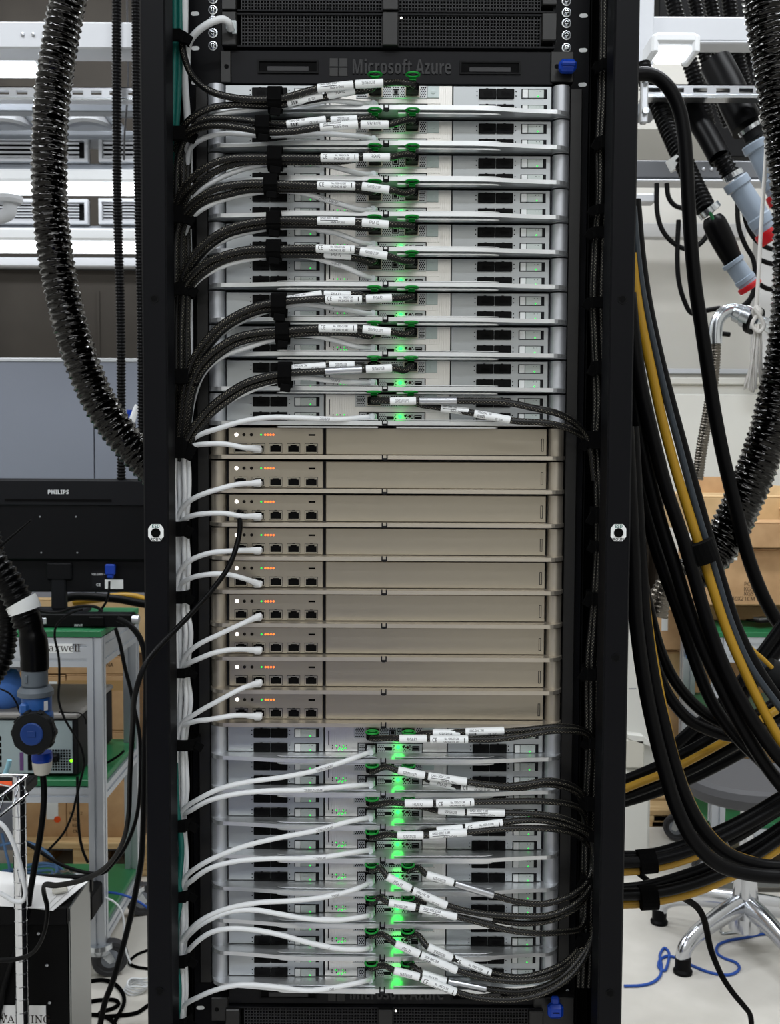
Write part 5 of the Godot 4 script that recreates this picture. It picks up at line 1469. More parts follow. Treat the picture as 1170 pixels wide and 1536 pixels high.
func build_left_front() -> void:
	# corrugated hose with a blue industrial plug
	var d := 2.0
	var t := thing("industrial_plug", "blue industrial plug with a round dark cap hanging on a black corrugated hose", "plug", P(50, 1060, d))
	var o := -t.position
	var h := part("hose", hose(dpath([-60, 826, -20, 838, 5, 862, 24, 893, 38, 925, 43, 940], d), 0.029, 0.0125, 0.0055, 20), M.hose_black, t)
	h.position = o
	var hs := part("sleeve", MB.new().tube(smooth(dpath([41, 922, 46, 940, 50, 960, 52, 985, 52, 1004], d), 5), 0.026, 20, PackedFloat32Array([0.0235, 0.024, 0.0242, 0.0244, 0.0246, 0.0235, 0.0225, 0.0228, 0.0245, 0.026, 0.0263, 0.0265, 0.0265, 0.0266, 0.0266, 0.0262, 0.0262, 0.0266, 0.0265, 0.0264, 0.026])), M.hose_black, t)
	hs.position = o
	var bd := part("tape_band", MB.new().tube(smooth(dpath([31, 902, 35, 909, 38, 917], d), 3), 0.031, 20), M.label_white, t, "white tape band")
	bd.position = o
	var dn := Vector3(0, -1, 0)
	var c := P(52, 1003, d) + o
	part("collar", MB.new().turn([Vector2(0, 0), Vector2(0.0245, 0), Vector2(0.0245, 0.030), Vector2(0.0225, 0.034), Vector2(0, 0.034)], c, dn, 24).box(c + Vector3(-0.008, -0.016, 0.024), Vector3(0.006, 0.016, 0.004), 0.001), M.plug_grey, t)
	part("flange", MB.new().turn([Vector2(0, 0), Vector2(0.028, 0), Vector2(0.034, 0.008), Vector2(0.034, 0.017), Vector2(0.030, 0.019), Vector2(0, 0.019)], c + Vector3(0.001, -0.034, 0), dn, 24), M.plug_grey, t)
	part("blue_body", MB.new().turn([Vector2(0, 0), Vector2(0.0285, 0), Vector2(0.028, 0.03), Vector2(0.031, 0.036), Vector2(0.031, 0.05), Vector2(0, 0.05)], c + Vector3(0.003, -0.052, 0), dn, 24).box(c + Vector3(-0.012, -0.072, 0.026), Vector3(0.018, 0.022, 0.012), 0.004), M.plug_blue, t)
	part("sticker", MB.new().box(c + Vector3(0.026, -0.068, 0.0165), Vector3(0.008, 0.018, 0.001), 0.0, Basis(Vector3.UP, 0.8)), M.label_white, t, "small white sticker")
	var cc := P(48, 1101, d - 0.05) + o
	var cap := part("cap", MB.new().turn([Vector2(0, -0.03), Vector2(0.036, -0.03), Vector2(0.0405, -0.02), Vector2(0.0405, -0.006), Vector2(0.038, 0.0), Vector2(0.024, 0.001), Vector2(0, 0.001)], cc, Vector3(0.02, 0.05, 1), 24), M.cap_dark, t, "round dark cap")
	part("disc", MB.new().turn([Vector2(0.0215, 0.0005), Vector2(0.0215, 0.003), Vector2(0.019, 0.004), Vector2(0, 0.003)], cc, Vector3(0.02, 0.05, 1), 24).box(cc + Vector3(0, 0, 0.004), Vector3(0.016, 0.012, 0.0015), 0.0005), M.plug_blue_deep, cap, "blue disc")
	for k in 10:
		var a := TAU * k / 10.0
		part("grip", MB.new().box(cc + Vector3(0.0395 * cos(a), 0.0395 * sin(a), -0.013), Vector3(0.006, 0.012, 0.018), 0.002, Basis(Vector3.BACK, a)), M.cap_dark, cap)
	var e := P(63, 1128, d) + o
	part("lower_ring", MB.new().turn([Vector2(0, 0), Vector2(0.0185, 0), Vector2(0.020, 0.012), Vector2(0.0185, 0.018), Vector2(0, 0.018)], e, dn, 20), M.blue, t)
	part("cord_grip", MB.new().turn([Vector2(0, 0), Vector2(0.019, 0), Vector2(0.018, 0.012), Vector2(0.0145, 0.024), Vector2(0.010, 0.026), Vector2(0, 0.026)], e + Vector3(0, -0.018, 0), dn, 20), M.ivory, t)
	var cd := part("cord", cable(dpath([64, 1157, 66, 1185, 65, 1215, 60, 1255, 52, 1300, 45, 1340, 42, 1362, 30, 1410, 12, 1460, 0, 1510, -10, 1560], d), 0.0062, 10), M.black, t)
	cd.position = o
	solo("corrugated_hose", hose(dpath([-14, 800, -4, 850, 5, 890, 11, 930, 10, 965, 4, 990, -10, 1015, -30, 1040], 2.12), 0.021, 0.011, 0.0045, 18), M.hose_black, "second black corrugated hose at the left edge behind the blue plug's hose", "hose")
	# thin stylus-like antenna in front of the monitor
	solo("antenna", MB.new().cyl(P(-20, 837, 2.1), P(47, 780, 2.1), 0.004, 0.0016), M.black, "thin black antenna slanting up in front of the monitor at the left edge", "antenna")
	# chrome wire shelf
	d = 1.95
	t = thing("wire_shelf", "chrome wire shelf with a grooved round post at the lower left", "shelf", Vector3(P(34, 1536, d).x, 0, -d))
	o = -t.position
	var pr := []
	var y := 0.0
	var ytop := P(34, 1180, d).y
	while y < ytop:
		pr.append_array([Vector2(0.0125, y), Vector2(0.0125, y + 0.0225), Vector2(0.0115, y + 0.0235), Vector2(0.0115, y + 0.0245)])
		y += 0.0254
	pr.append_array([Vector2(0.0125, ytop), Vector2(0.010, ytop + 0.006), Vector2(0, ytop + 0.007)])
	part("post", MB.new().turn(pr, Vector3.ZERO, Vector3.UP, 20), M.chrome, t)
	var p0 := P(42, 1190, d) + o
	var p1 := P(-60, 1268, d) + o
	p1.z += 0.12
	var tr := MB.new()
	tr.cyl(p0, p1, 0.0032)
	tr.cyl(p0 + Vector3(0, 0.035, 0), p1 + Vector3(0, 0.035, 0), 0.0032)
	part("rim_wire", tr, M.chrome, t)
	var zz := PackedVector3Array()
	for i in 13: zz.append(p0.lerp(p1, i / 12.0) + Vector3(0, 0.035 if i % 2 else 0.0, 0))
	part("zigzag_wire", MB.new().tube(zz, 0.002, 6), M.chrome, t)
	for i in 9:
		var q := p0.lerp(p1, (i + 0.5) / 9.0) + Vector3(0, 0.035, 0)
		part("deck_wire", MB.new().cyl(q, q + Vector3(-0.30, 0, -0.16), 0.0018, -1, 6), M.chrome, t)
	part("deck_edge", MB.new().cyl(p0 + Vector3(-0.003, 0.034, 0), p0 + Vector3(-0.32, 0.034, -0.0), 0.0032), M.chrome, t)
	# item on the shelf
	t = thing("equipment_box", "dark box with an orange label lying on the chrome wire shelf", "box", P(-10, 1192, d + 0.05))
	part("body", MB.new().box(Vector3(0, 0.004, -0.03), Vector3(0.12, 0.022, 0.1), 0.003), M.black, t)
	part("orange_label", MB.new().box(Vector3(0.012, 0.0152, -0.02), Vector3(0.045, 0.0008, 0.03)), M.orange, t, "orange label")
	# white looped lead on the shelf
	solo("white_lead", cable(dpath([-10, 1228, 6, 1240, 20, 1265, 30, 1295, 36, 1325, 38, 1343, 33, 1352, 22, 1352, 8, 1344, -10, 1334], d - 0.06), 0.0042, 10), M.white_cable, "white lead looping in front of the chrome post", "cable")
	solo("pale_lead", cable(dpath([-6, 1200, 2, 1175, 8, 1160, 13, 1146, 14, 1140], 2.4), 0.006, 8), M.cyan_pale, "pale cyan lead with a plug in the back of the desktop computer", "cable")
	# black equipment case
	var z := 1.95
	var fx := P(88, 1400, z).x
	var ft := P(60, 1382, z).y
	t = thing("equipment_case", "large black equipment case with a grey steel side at the lower left", "equipment case", Vector3(fx - 0.25, 0, -z - 0.06))
	o = -t.position
	part("front", MB.new().span(fx - 0.5, fx, 0.02, ft, -z - 0.09, -z - 0.06, 0.002), M.deep_black, t).position = o
	part("front_lip", MB.new().span(fx - 0.5, fx + 0.001, P(60, 1406, z).y, ft + 0.004, -z - 0.06, -z - 0.05, 0.002), M.black, t).position = o
	part("side", MB.new().span(fx - 0.003, fx + 0.003, 0.02, ft - 0.002, -z - 0.20, -z - 0.062, 0.001), M.side_steel, t).position = o
	part("top", MB.new().span(fx - 0.5, fx, ft - 0.03, ft - 0.02, -z - 0.20, -z - 0.09, 0.001), M.black, t).position = o
	part("rear_edge", MB.new().span(fx - 0.5, fx + 0.006, ft - 0.03, ft + 0.004, -z - 0.215, -z - 0.20, 0.002), M.black, t).position = o
	for q in [[61, 1396], [71, 1447], [75, 1503]]:
		part("screw", MB.new().turn([Vector2(0.003, 0), Vector2(0.003, 0.0015), Vector2(0, 0.002)], P(q[0], q[1], z + 0.06) + Vector3(0, 0, 0.012 if q[1] < 1400 else 0.002), Vector3.BACK, 10), M.steel, t).position = o
	var nt := P(69, 1508, z + 0.06)
	var no := part("notice", MB.new().span(nt.x - 0.13, nt.x, nt.y - 0.10, nt.y, -z - 0.06, -z - 0.0585), M.paper, t, "white printed notice")
	no.position = o
	var m := print_on(no, "WARNING", Vector3(nt.x - 0.045, nt.y - 0.028, -z - 0.0585), 0.016, M.print_dark, Basis.IDENTITY, false, true)
	m.name = "lettering"
	# a few strokes of the character above it
	var ch := MB.new()
	var ck := P(4, 1524, z + 0.06)
	for q in [[0, 9, 9, 0.9], [0, 6, 8, 0.9], [0, 3, 9, 0.9], [0, 0, 8, 0.9], [0, 4, 0.9, 10]]: ch.box(Vector3(ck.x + q[0] * 0.001 - 0.002, ck.y + q[1] * 0.001 - 0.004, -z - 0.058), Vector3(q[2] * 0.001, q[3] * 0.001, 0.001))
	for q in [[7, 5, 0.0009, 0.011, 0.25], [9, 4, 0.006, 0.0009, 0.0], [10.5, 2, 0.0009, 0.009, -0.1]]: ch.box(Vector3(ck.x + q[0] * 0.001 - 0.002, ck.y + q[1] * 0.001 - 0.003, -z - 0.058), Vector3(q[2], q[3], 0.001), 0.0, Basis(Vector3.BACK, q[4]))
	part("lettering", ch, M.print_dark, no)
	# paper sheets on the case
	t = thing("paper_sheets", "white paper sheets lying on the black equipment case", "paper", Vector3(fx - 0.12, ft + 0.006, -z - 0.125))
	for i in 3:
		part("sheet", MB.new().box(Vector3(0.012 - i * 0.014, 0.001 + i * 0.0016, 0.005 * i), Vector3(0.21, 0.0008, 0.13), 0.0, Basis(Vector3.UP, -0.25 + 0.07 * i) * Basis(Vector3.RIGHT, 0.04)), M.paper, t)
	part("clip", MB.new().box(Vector3(0.09, 0.010, 0.02), Vector3(0.03, 0.010, 0.02), 0.004, Basis(Vector3.UP, 0.4)), M.ivory, t)
	# box behind the case
	solo("speaker_box", bar("", 103, 1345, 138, 1382, 2.7, 0.15, M.black), M.deep_black, "small dark box behind the equipment case on the bottom bench shelf", "box")
	# blue coil on the bottom shelf
	z = 2.95
	t = thing("coiled_cable", "coil of pale blue network cable on the bottom bench shelf", "cable", P(35, 1325, z))
	o = -t.position
	for k in 5:
		var l := PackedVector3Array()
		for i in 33:
			var a := TAU * i / 32.0
			l.append(Vector3(0.10 * cos(a) + 0.02 * sin(k * 2.1), 0.004 + 0.006 * k + 0.012 * sin(a * 2 + k), 0.075 * sin(a) * (1.0 - 0.08 * k)))
		part("loop", MB.new().tube(l, 0.0042, 8), M.blue_pale, t)
	var lo := part("raised_loop", cable(dpath([3, 1250, 8, 1275, 14, 1300, 15, 1318], z), 0.0042, 8), M.blue_pale, t)
	lo.position = o
	lo = part("raised_loop", cable(dpath([0, 1268, 30, 1262, 55, 1268, 76, 1284, 85, 1300, 82, 1312, 70, 1318], z), 0.0042, 8), M.blue_pale, t)
	lo.position = o
	var f := MB.new()
	blob(f, Vector3.ZERO, Vector3(0.06, 0.025, 0.045), 0.45, 21, 16, 26)
	var fo := solo("foil_bag", f, M.bright_zinc, "crumpled silver foil bag on the bottom bench shelf beside the blue coil", "bag")
	fo.position = P(103, 1319, z)
	# floor leads
	var fs := [[[108, 1482, 130, 1473, 155, 1470, 172, 1476, 184, 1490, 186, 1504, 178, 1522, 165, 1545], 0.0052, "black floor cable arching over the front caster of the left bench"],
		[[108, 1511, 125, 1505, 150, 1500, 172, 1500, 178, 1506, 170, 1512, 150, 1519, 150, 1524, 180, 1523, 205, 1519, 222, 1508], 0.005, "black floor cable winding under the caster towards the rack post"],
		[[106, 1528, 120, 1524, 140, 1522, 160, 1526, 172, 1536, 178, 1550], 0.005, "black floor cable at the very bottom beside the equipment case"],
		[[222, 1425, 205, 1432, 194, 1444, 204, 1450, 222, 1453], 0.004, "thin black cable on the floor behind the front caster"]]
	for q in fs: solo("floor_cable", cable(gpath(q[0], q[1]), q[1], 8), M.cord_black, q[2], "cable")
	solo("blue_cable", cable(dpath([156, 1338, 175, 1340, 195, 1346, 212, 1355, 224, 1364], 2.85), 0.0035, 8), M.blue_lead, "thin dark blue cable leaving the bottom bench shelf towards the post", "cable")
	solo("grey_cable", cable(dpath([156, 1346, 170, 1352, 181, 1364, 186, 1385, 186, 1410, 190, 1430, 196, 1445], 2.82), 0.003, 8), M.white_cable, "thin white cable drooping from the bottom bench shelf to the floor", "cable")
	var fb := MB.new()
	for k in 4:
		var l := PackedVector3Array()
		for i in 25:
			var a := TAU * i / 24.0
			l.append(Vector3(0.030 * cos(a) + 0.003 * k, 0.004 + 0.006 * k + 0.003 * sin(3 * a + k), 0.026 * sin(a)))
		fb.tube(l, 0.0028, 6)
	var fbo := solo("coiled_lead", fb, M.white_cable, "small coil of thin white lead on the floor beside the front bench caster", "cable")
	fbo.position = G(203, 1486, 0.0)

func red_plug(t: Node3D, a: Vector3, b: Vector3, r: float, ring_red := true) -> void:     # grey body, clamp ring at a, red lip at b
	var ax := (b - a).normalized()
	var l := a.distance_to(b)
	part("clamp_ring", MB.new().turn([Vector2(0, 0), Vector2(r * 1.12, 0), Vector2(r * 1.18, l * 0.02), Vector2(r * 1.18, l * 0.12), Vector2(r, l * 0.14)], a, ax, 24), M.plug_grey_light, t)
	part("body", MB.new().turn([Vector2(r * 0.98, l * 0.12), Vector2(r * 1.0, l * 0.6), Vector2(r * 1.08, l * 0.62), Vector2(r * 1.08, l * 0.74), Vector2(r, l * 0.76), Vector2(r * 1.02, l * 0.84), Vector2(0, l * 0.84)], a, ax, 24), M.plug_grey_light, t)
	part("red_lip", MB.new().turn([Vector2(r * 0.8, l * 0.83), Vector2(r * 1.2, l * 0.83), Vector2(r * 1.24, l * 0.87), Vector2(r * 1.24, l * 0.98), Vector2(r * 1.1, l), Vector2(r * 0.7, l), Vector2(r * 0.7, l * 0.9), Vector2(0, l * 0.9)], a, ax, 24), M.plug_red, t, "red collar")

func build_overhead_right() -> void:
	solo("white_duct", bar("", 920, -40, 980, 98, 3.0, 0.1, M.beam_white), M.beam_white, "upright white trunking right beside the rack post at the top right", "trunking")
	var t := thing("cable_trunking", "wide white trunking running across at the top right", "trunking", P(1060, 50, 3.02))
	var o := -t.position
	part("body", bar("", 978, 24, 1240, 63, 3.02, 0.085, M.beam_white), M.beam_white, t).position = o
	part("cover_edge", bar("", 978, 60, 1240, 66, 3.014, 0.01, M.beam_white), M.beam_white, t).position = o
	var lp := P(1006, 82, 2.9)
	lamp("flood_lamp", "glaring white lamp fitting under the trunking at the top right", lp, Vector3(0.085, 0.05, 0.08), 0.14)
	strut("slotted steel channel crossing in front of the black hoses at the right", 964, 1240, 126, 147, 2.6)
	t = thing("clamp_bracket", "metal clamp bracket on the slotted channel beside the rack post at the right", "bracket", P(966, 150, 2.5))
	part("plate", MB.new().box(Vector3(0.0, 0, 0), Vector3(0.016, 0.11, 0.02), 0.003), M.steel, t)
	part("bolt", MB.new().cyl(Vector3(0.0, 0.04, 0.008), Vector3(0.0, 0.04, 0.026), 0.009, -1, 6).cyl(Vector3(0.0, -0.03, 0.008), Vector3(0.0, -0.03, 0.022), 0.008, -1, 6), M.bright_zinc, t)
	solo("grey_housing", bar("", 962, 147, 990, 168, 2.9, 0.1, M.grey_metal), M.grey_metal, "small grey housing under the slotted channel beside the rack post", "housing")
	# wall cabinets and the grey crossbar
	solo("wall_box", bar("", 950, 192, 1064, 242, 4.1, 0.3, M.grey_wall_box), M.grey_wall_box, "beige-grey wall box above the grey crossbar at the right", "wall box")
	t = thing("crossbar", "long grey steel crossbar with a pale lower edge at the right", "steel bar", P(1050, 255, 3.8))
	o = -t.position
	part("bar", bar("", 940, 240, 1260, 268, 3.8, 0.08, M.crossbar), M.crossbar, t).position = o
	part("lower_edge", bar("", 940, 268, 1260, 274, 3.79, 0.09, M.beam_white), M.beam_white, t).position = o
	for px in [1055, 1067, 1080]:
		part("bolt", MB.new().turn([Vector2(0.006, 0), Vector2(0.006, 0.004), Vector2(0, 0.005)], P(px, 254, 3.8) + o, Vector3.BACK, 8), M.steel, t)
	solo("bracket_box", bar("", 955, 290, 984, 303, 3.6, 0.06, M.beam_white), M.beam_white, "small white box with a screw below the grey crossbar", "bracket")
	solo("wall_rail", bar("", 960, 334, 1120, 357, 4.85, 0.06, M.grey_metal), M.wall_rail, "pale grey wall rail low behind the hanging hoses", "rail")
	# background of dark hoses
	var hs := [[[1000, -40, 1012, 10, 1024, 60, 1040, 110, 1052, 150, 1062, 190], 3.3, 0.026, "thick black corrugated hose high behind the white trunking, leftmost of the row"],
		[[1030, -40, 1044, 10, 1052, 60, 1062, 100, 1080, 150, 1094, 190], 3.4, 0.022, "black corrugated hose high behind the trunking, second of the row"],
		[[1058, -40, 1068, 10, 1078, 60, 1086, 100, 1094, 130], 3.5, 0.024, "black corrugated hose high behind the trunking, third of the row"],
		[[1090, -40, 1096, 20, 1104, 70, 1112, 110, 1122, 150], 3.6, 0.026, "black corrugated hose high behind the trunking, fourth of the row"],
		[[1128, -40, 1132, 20, 1138, 70, 1146, 125, 1156, 180], 3.4, 0.026, "black corrugated hose high behind the trunking, beside the shiny duct"]]
	for q in hs: solo("corrugated_hose", hose(dpath(q[0], q[1]), q[2], 0.0125, 0.005, 14), M.hose_black, q[3], "hose", "black hoses behind the trunking")
	solo("hose_tray", bar("", 990, -60, 1260, 70, 4.2, 0.1, M.deep_black), M.deep_black, "dark overhead tray behind the black hoses at the top right", "tray")
	solo("hose_tray", bar("", 1064, 70, 1260, 236, 4.3, 0.1, M.deep_black), M.dark_grey_box, "dark grey cabinet behind the hoses and red-lipped plugs", "cabinet")
	# hose A
	t = thing("power_connector", "grey connector with a red collar on a corrugated hose, lowest of the three", "connector", P(1100, 385, 2.5))
	o = -t.position
	part("hose", hose(dpath([962, 100, 985, 150, 1004, 195, 1022, 235, 1040, 275, 1060, 316], 2.7, 2.52), 0.0245, 0.0115, 0.005, 18), M.hose_black, t).position = o
	part("white_band", MB.new().tube(dpath([1013, 235, 1021, 250], 2.6), 0.0265, 16), M.label_white, t, "white band on the hose").position = o
	var ax := (P(1070, 322, 2.5) - P(1058, 306, 2.5)).normalized()
	part("ferrule", MB.new().turn([Vector2(0, -0.002), Vector2(0.028, -0.002), Vector2(0.028, 0.012), Vector2(0.020, 0.014), Vector2(0, 0.014)], P(1062, 313, 2.5), ax, 6), M.bright_zinc, t).position = o
	part("green_wire", MB.new().cyl(P(1065, 318, 2.48), P(1070, 330, 2.48), 0.004), M.green_wire, t, "green wire").position = o
	part("heat_shrink", MB.new().tube(smooth(dpath([1068, 325, 1073, 338, 1085, 362, 1100, 393], 2.5), 4), 0.027, 16, PackedFloat32Array([0.02, 0.023, 0.0255, 0.027, 0.0275, 0.0278, 0.028, 0.0275, 0.027, 0.026, 0.025, 0.0235, 0.022])), M.rubber, t).position = o
	var ph := Node3D.new()
	var sub := MB.new()
	red_plug(t, P(1098, 391, 2.5) + o, P(1127, 433, 2.5) + o, 0.023)
	# hose B
	t = thing("power_connector", "grey connector with a red collar on a smooth black sleeve, middle of the three", "connector", P(1120, 290, 2.55))
	o = -t.position
	part("sleeve", MB.new().tube(smooth(dpath([1026, 140, 1042, 172, 1062, 205, 1080, 238], 2.7, 2.58), 4), 0.027, 14), M.rubber, t).position = o
	part("hose", hose(dpath([1080, 236, 1090, 252, 1096, 262], 2.57), 0.0235, 0.011, 0.005, 18), M.hose_black, t).position = o
	ax = (P(1106, 275, 2.55) - P(1098, 260, 2.55)).normalized()
	part("ferrule", MB.new().turn([Vector2(0, -0.002), Vector2(0.025, -0.002), Vector2(0.025, 0.010), Vector2(0.018, 0.012), Vector2(0, 0.012)], P(1098, 261, 2.55), ax, 6), M.bright_zinc, t).position = o
	red_plug(t, P(1102, 270, 2.55) + o, P(1160, 360, 2.55) + o, 0.027)
	# hose C
	t = thing("power_connector", "big grey connector under a fat black sleeve, highest of the three beside the shiny duct", "connector", P(1140, 230, 2.65))
	o = -t.position
	part("sleeve", MB.new().tube(smooth(dpath([1074, 95, 1090, 125, 1106, 160, 1122, 192], 2.75, 2.68), 4), 0.041, 16), M.rubber, t).position = o
	ax = (P(1132, 205, 2.65) - P(1122, 188, 2.65)).normalized()
	part("ferrule", MB.new().turn([Vector2(0, 0), Vector2(0.031, 0), Vector2(0.031, 0.01), Vector2(0, 0.012)], P(1124, 190, 2.65), ax, 18), M.bright_zinc, t).position = o
	part("neck", MB.new().turn([Vector2(0.026, 0.01), Vector2(0.028, 0.03), Vector2(0, 0.034)], P(1124, 190, 2.65), ax, 18), M.cap_dark, t).position = o
	red_plug(t, P(1134, 212, 2.65) + o, P(1178, 302, 2.65) + o, 0.032)
	# thick black cable in an arch
	solo("thick_cable", cable(dpath([930, 128, 946, 116, 963, 111, 984, 115, 1003, 132, 1018, 162, 1026, 200, 1030, 250, 1033, 310, 1037, 370, 1043, 430, 1052, 490, 1061, 550, 1072, 620, 1086, 690, 1103, 760, 1122, 835, 1145, 895, 1168, 935, 1195, 965], 2.1), 0.0137, 14), M.rubber, "thick black cable arching from the rack post and hanging down the right side", "cable")
	# loops of thinner cables on the wall
	var ls := [[[985, 275, 986, 320, 994, 346, 1012, 366, 1035, 374, 1052, 364, 1064, 348], "thin black wall cable looping below the crossbar, leftmost"], [[1000, 275, 1003, 296, 1012, 308, 1030, 314], "short black wall cable hanging just under the crossbar"],
		[[1018, 330, 1016, 380, 1018, 420, 1026, 450, 1038, 470, 1058, 466, 1080, 462], "black wall cable drooping behind the thick arched cable"], [[1106, 290, 1108, 340, 1118, 368, 1130, 390, 1132, 430, 1120, 460], "black wall cable hanging behind the red-collared connectors"],
		[[1114, 290, 1120, 336, 1136, 362, 1160, 374, 1190, 370], "black wall cable curving right behind the connectors"], [[1132, 440, 1118, 456, 1100, 466], "short black wall cable near the pipe bend"],
		[[1095, 502, 1080, 500, 1062, 496, 1056, 466], "black wall cable passing behind the pipe bend"], [[1140, 390, 1160, 396, 1190, 392], "upper of two black wall cables running to the right edge"], [[1138, 426, 1155, 434, 1190, 428], "lower of two black wall cables running to the right edge"]]
	for q in ls: solo("wall_cable", cable(dpath(q[0], 3.6), 0.0085, 8), M.black, q[1], "cable")
	solo("wall_post", bar("", 1142, 330, 1170, 560, 4.4, 0.1, M.grey_metal), M.wall_rail, "pale upright wall post behind the rope", "post")
	solo("socket_box", bar("", 1146, 358, 1168, 392, 4.94, 0.06, M.ivory), M.ivory, "small ivory socket box on the wall behind the rope", "socket box")
	# rope
	t = thing("rope", "white rope with a knot and frayed tassel hanging at the right", "rope", P(1140, 300, 2.2))
	o = -t.position
	part("strand", cable(dpath([1180, 120, 1166, 140, 1153, 158, 1149, 172, 1150, 190, 1149, 230, 1145, 290, 1141, 350, 1138, 410, 1134, 462], 2.2), 0.0042, 10), M.rope, t).position = o
	var kn := MB.new()
	blob(kn, P(1149, 176, 2.19) + o, Vector3(0.013, 0.016, 0.012), 0.3, 3)
	blob(kn, P(1136, 468, 2.19) + o, Vector3(0.011, 0.013, 0.011), 0.3, 4)
	part("knot", kn, M.rope, t)
	part("lashing", cable(dpath([1130, 462, 1142, 478, 1146, 490, 1138, 498, 1128, 488, 1134, 474], 2.18), 0.004, 8), M.rope, t).position = o
	var ts2 := MB.new()
	for i in 26:
		var a := rng.randf_range(-1, 1)
		var l := [1137 + a * 4, 486, 1136 + a * 7 + rng.randf_range(-1, 1), 520, 1134 + a * 9, 548, 1134 + a * 17 + rng.randf_range(-2, 2), 575 + rng.randf_range(-6, 14)]
		ts2.tube(smooth(dpath(l, 2.2 + rng.randf_range(-0.012, 0.012)), 4), 0.0021, 5)
	part("tassel", ts2, M.rope, t, "frayed rope end", true).position = o
	# pipe bend with braided hose
	t = thing("pipe_elbow", "shiny metal pipe bend with a black clamp, braided hose below", "pipe", P(1100, 480, 2.6))
	o = -t.position
	part("bend", MB.new().tube(smooth(dpath([1073, 516, 1073, 500, 1076, 482, 1085, 470, 1098, 465, 1112, 468], 2.6), 8), 0.0165, 18), M.bright_zinc, t).position = o
	ax = (P(1136, 484, 2.56) - P(1104, 470, 2.6)).normalized()
	part("coupling", MB.new().turn([Vector2(0, 0), Vector2(0.022, 0), Vector2(0.024, 0.006), Vector2(0.024, 0.022), Vector2(0.028, 0.026), Vector2(0.028, 0.05), Vector2(0, 0.052)], P(1104, 468, 2.6), ax, 8), M.bright_zinc, t).position = o
	part("clamp", MB.new().turn([Vector2(0.025, 0), Vector2(0.034, 0), Vector2(0.034, 0.014), Vector2(0.025, 0.014)], P(1127, 479, 2.58), ax, 24), M.black, t).position = o
	part("outlet", MB.new().tube(smooth(dpath([1134, 482, 1148, 486, 1160, 494, 1166, 510, 1164, 530, 1158, 552], 2.57), 6), 0.0165, 16), M.bright_zinc, t).position = o
	part("braided_hose", hose(dpath([1073, 514, 1072, 540, 1069, 575, 1062, 620, 1053, 670, 1046, 720], 2.6), 0.0148, 0.007, 0.0022, 14, 0.0008), M.braided_steel, t, "braided steel hose").position = o
	# the big duct on the right
	solo("flexible_duct", hose(dpath([1136, -60, 1144, -10, 1152, 40, 1160, 90, 1168, 140, 1180, 220, 1190, 320, 1190, 420, 1184, 500, 1172, 570, 1156, 640, 1136, 700, 1114, 752, 1094, 795, 1075, 825, 1056, 846, 1034, 864], 2.15), 0.042, 0.0125, 0.005, 24, 0.0018), M.duct, "large shiny dark flexible duct sweeping down the right edge", "duct")
	solo("flexible_duct", hose(dpath([1022, 840, 1008, 865, 992, 893, 984, 925], 2.4), 0.027, 0.010, 0.0036, 20, 0.0012), M.braided_steel, "short piece of braided duct seen between the black cables", "duct")
	solo("dark_cylinder", MB.new().turn([Vector2(0, 0), Vector2(0.022, 0), Vector2(0.0225, 0.17), Vector2(0.022, 0.172), Vector2(0.018, 0.172), Vector2(0.012, 0.28), Vector2(0, 0.28)], P(975, 905, 2.5), Vector3(0.06, 1, 0), 18), M.duct_dark, "dark brown metal cylinder behind the cables beside the rack post", "cylinder")

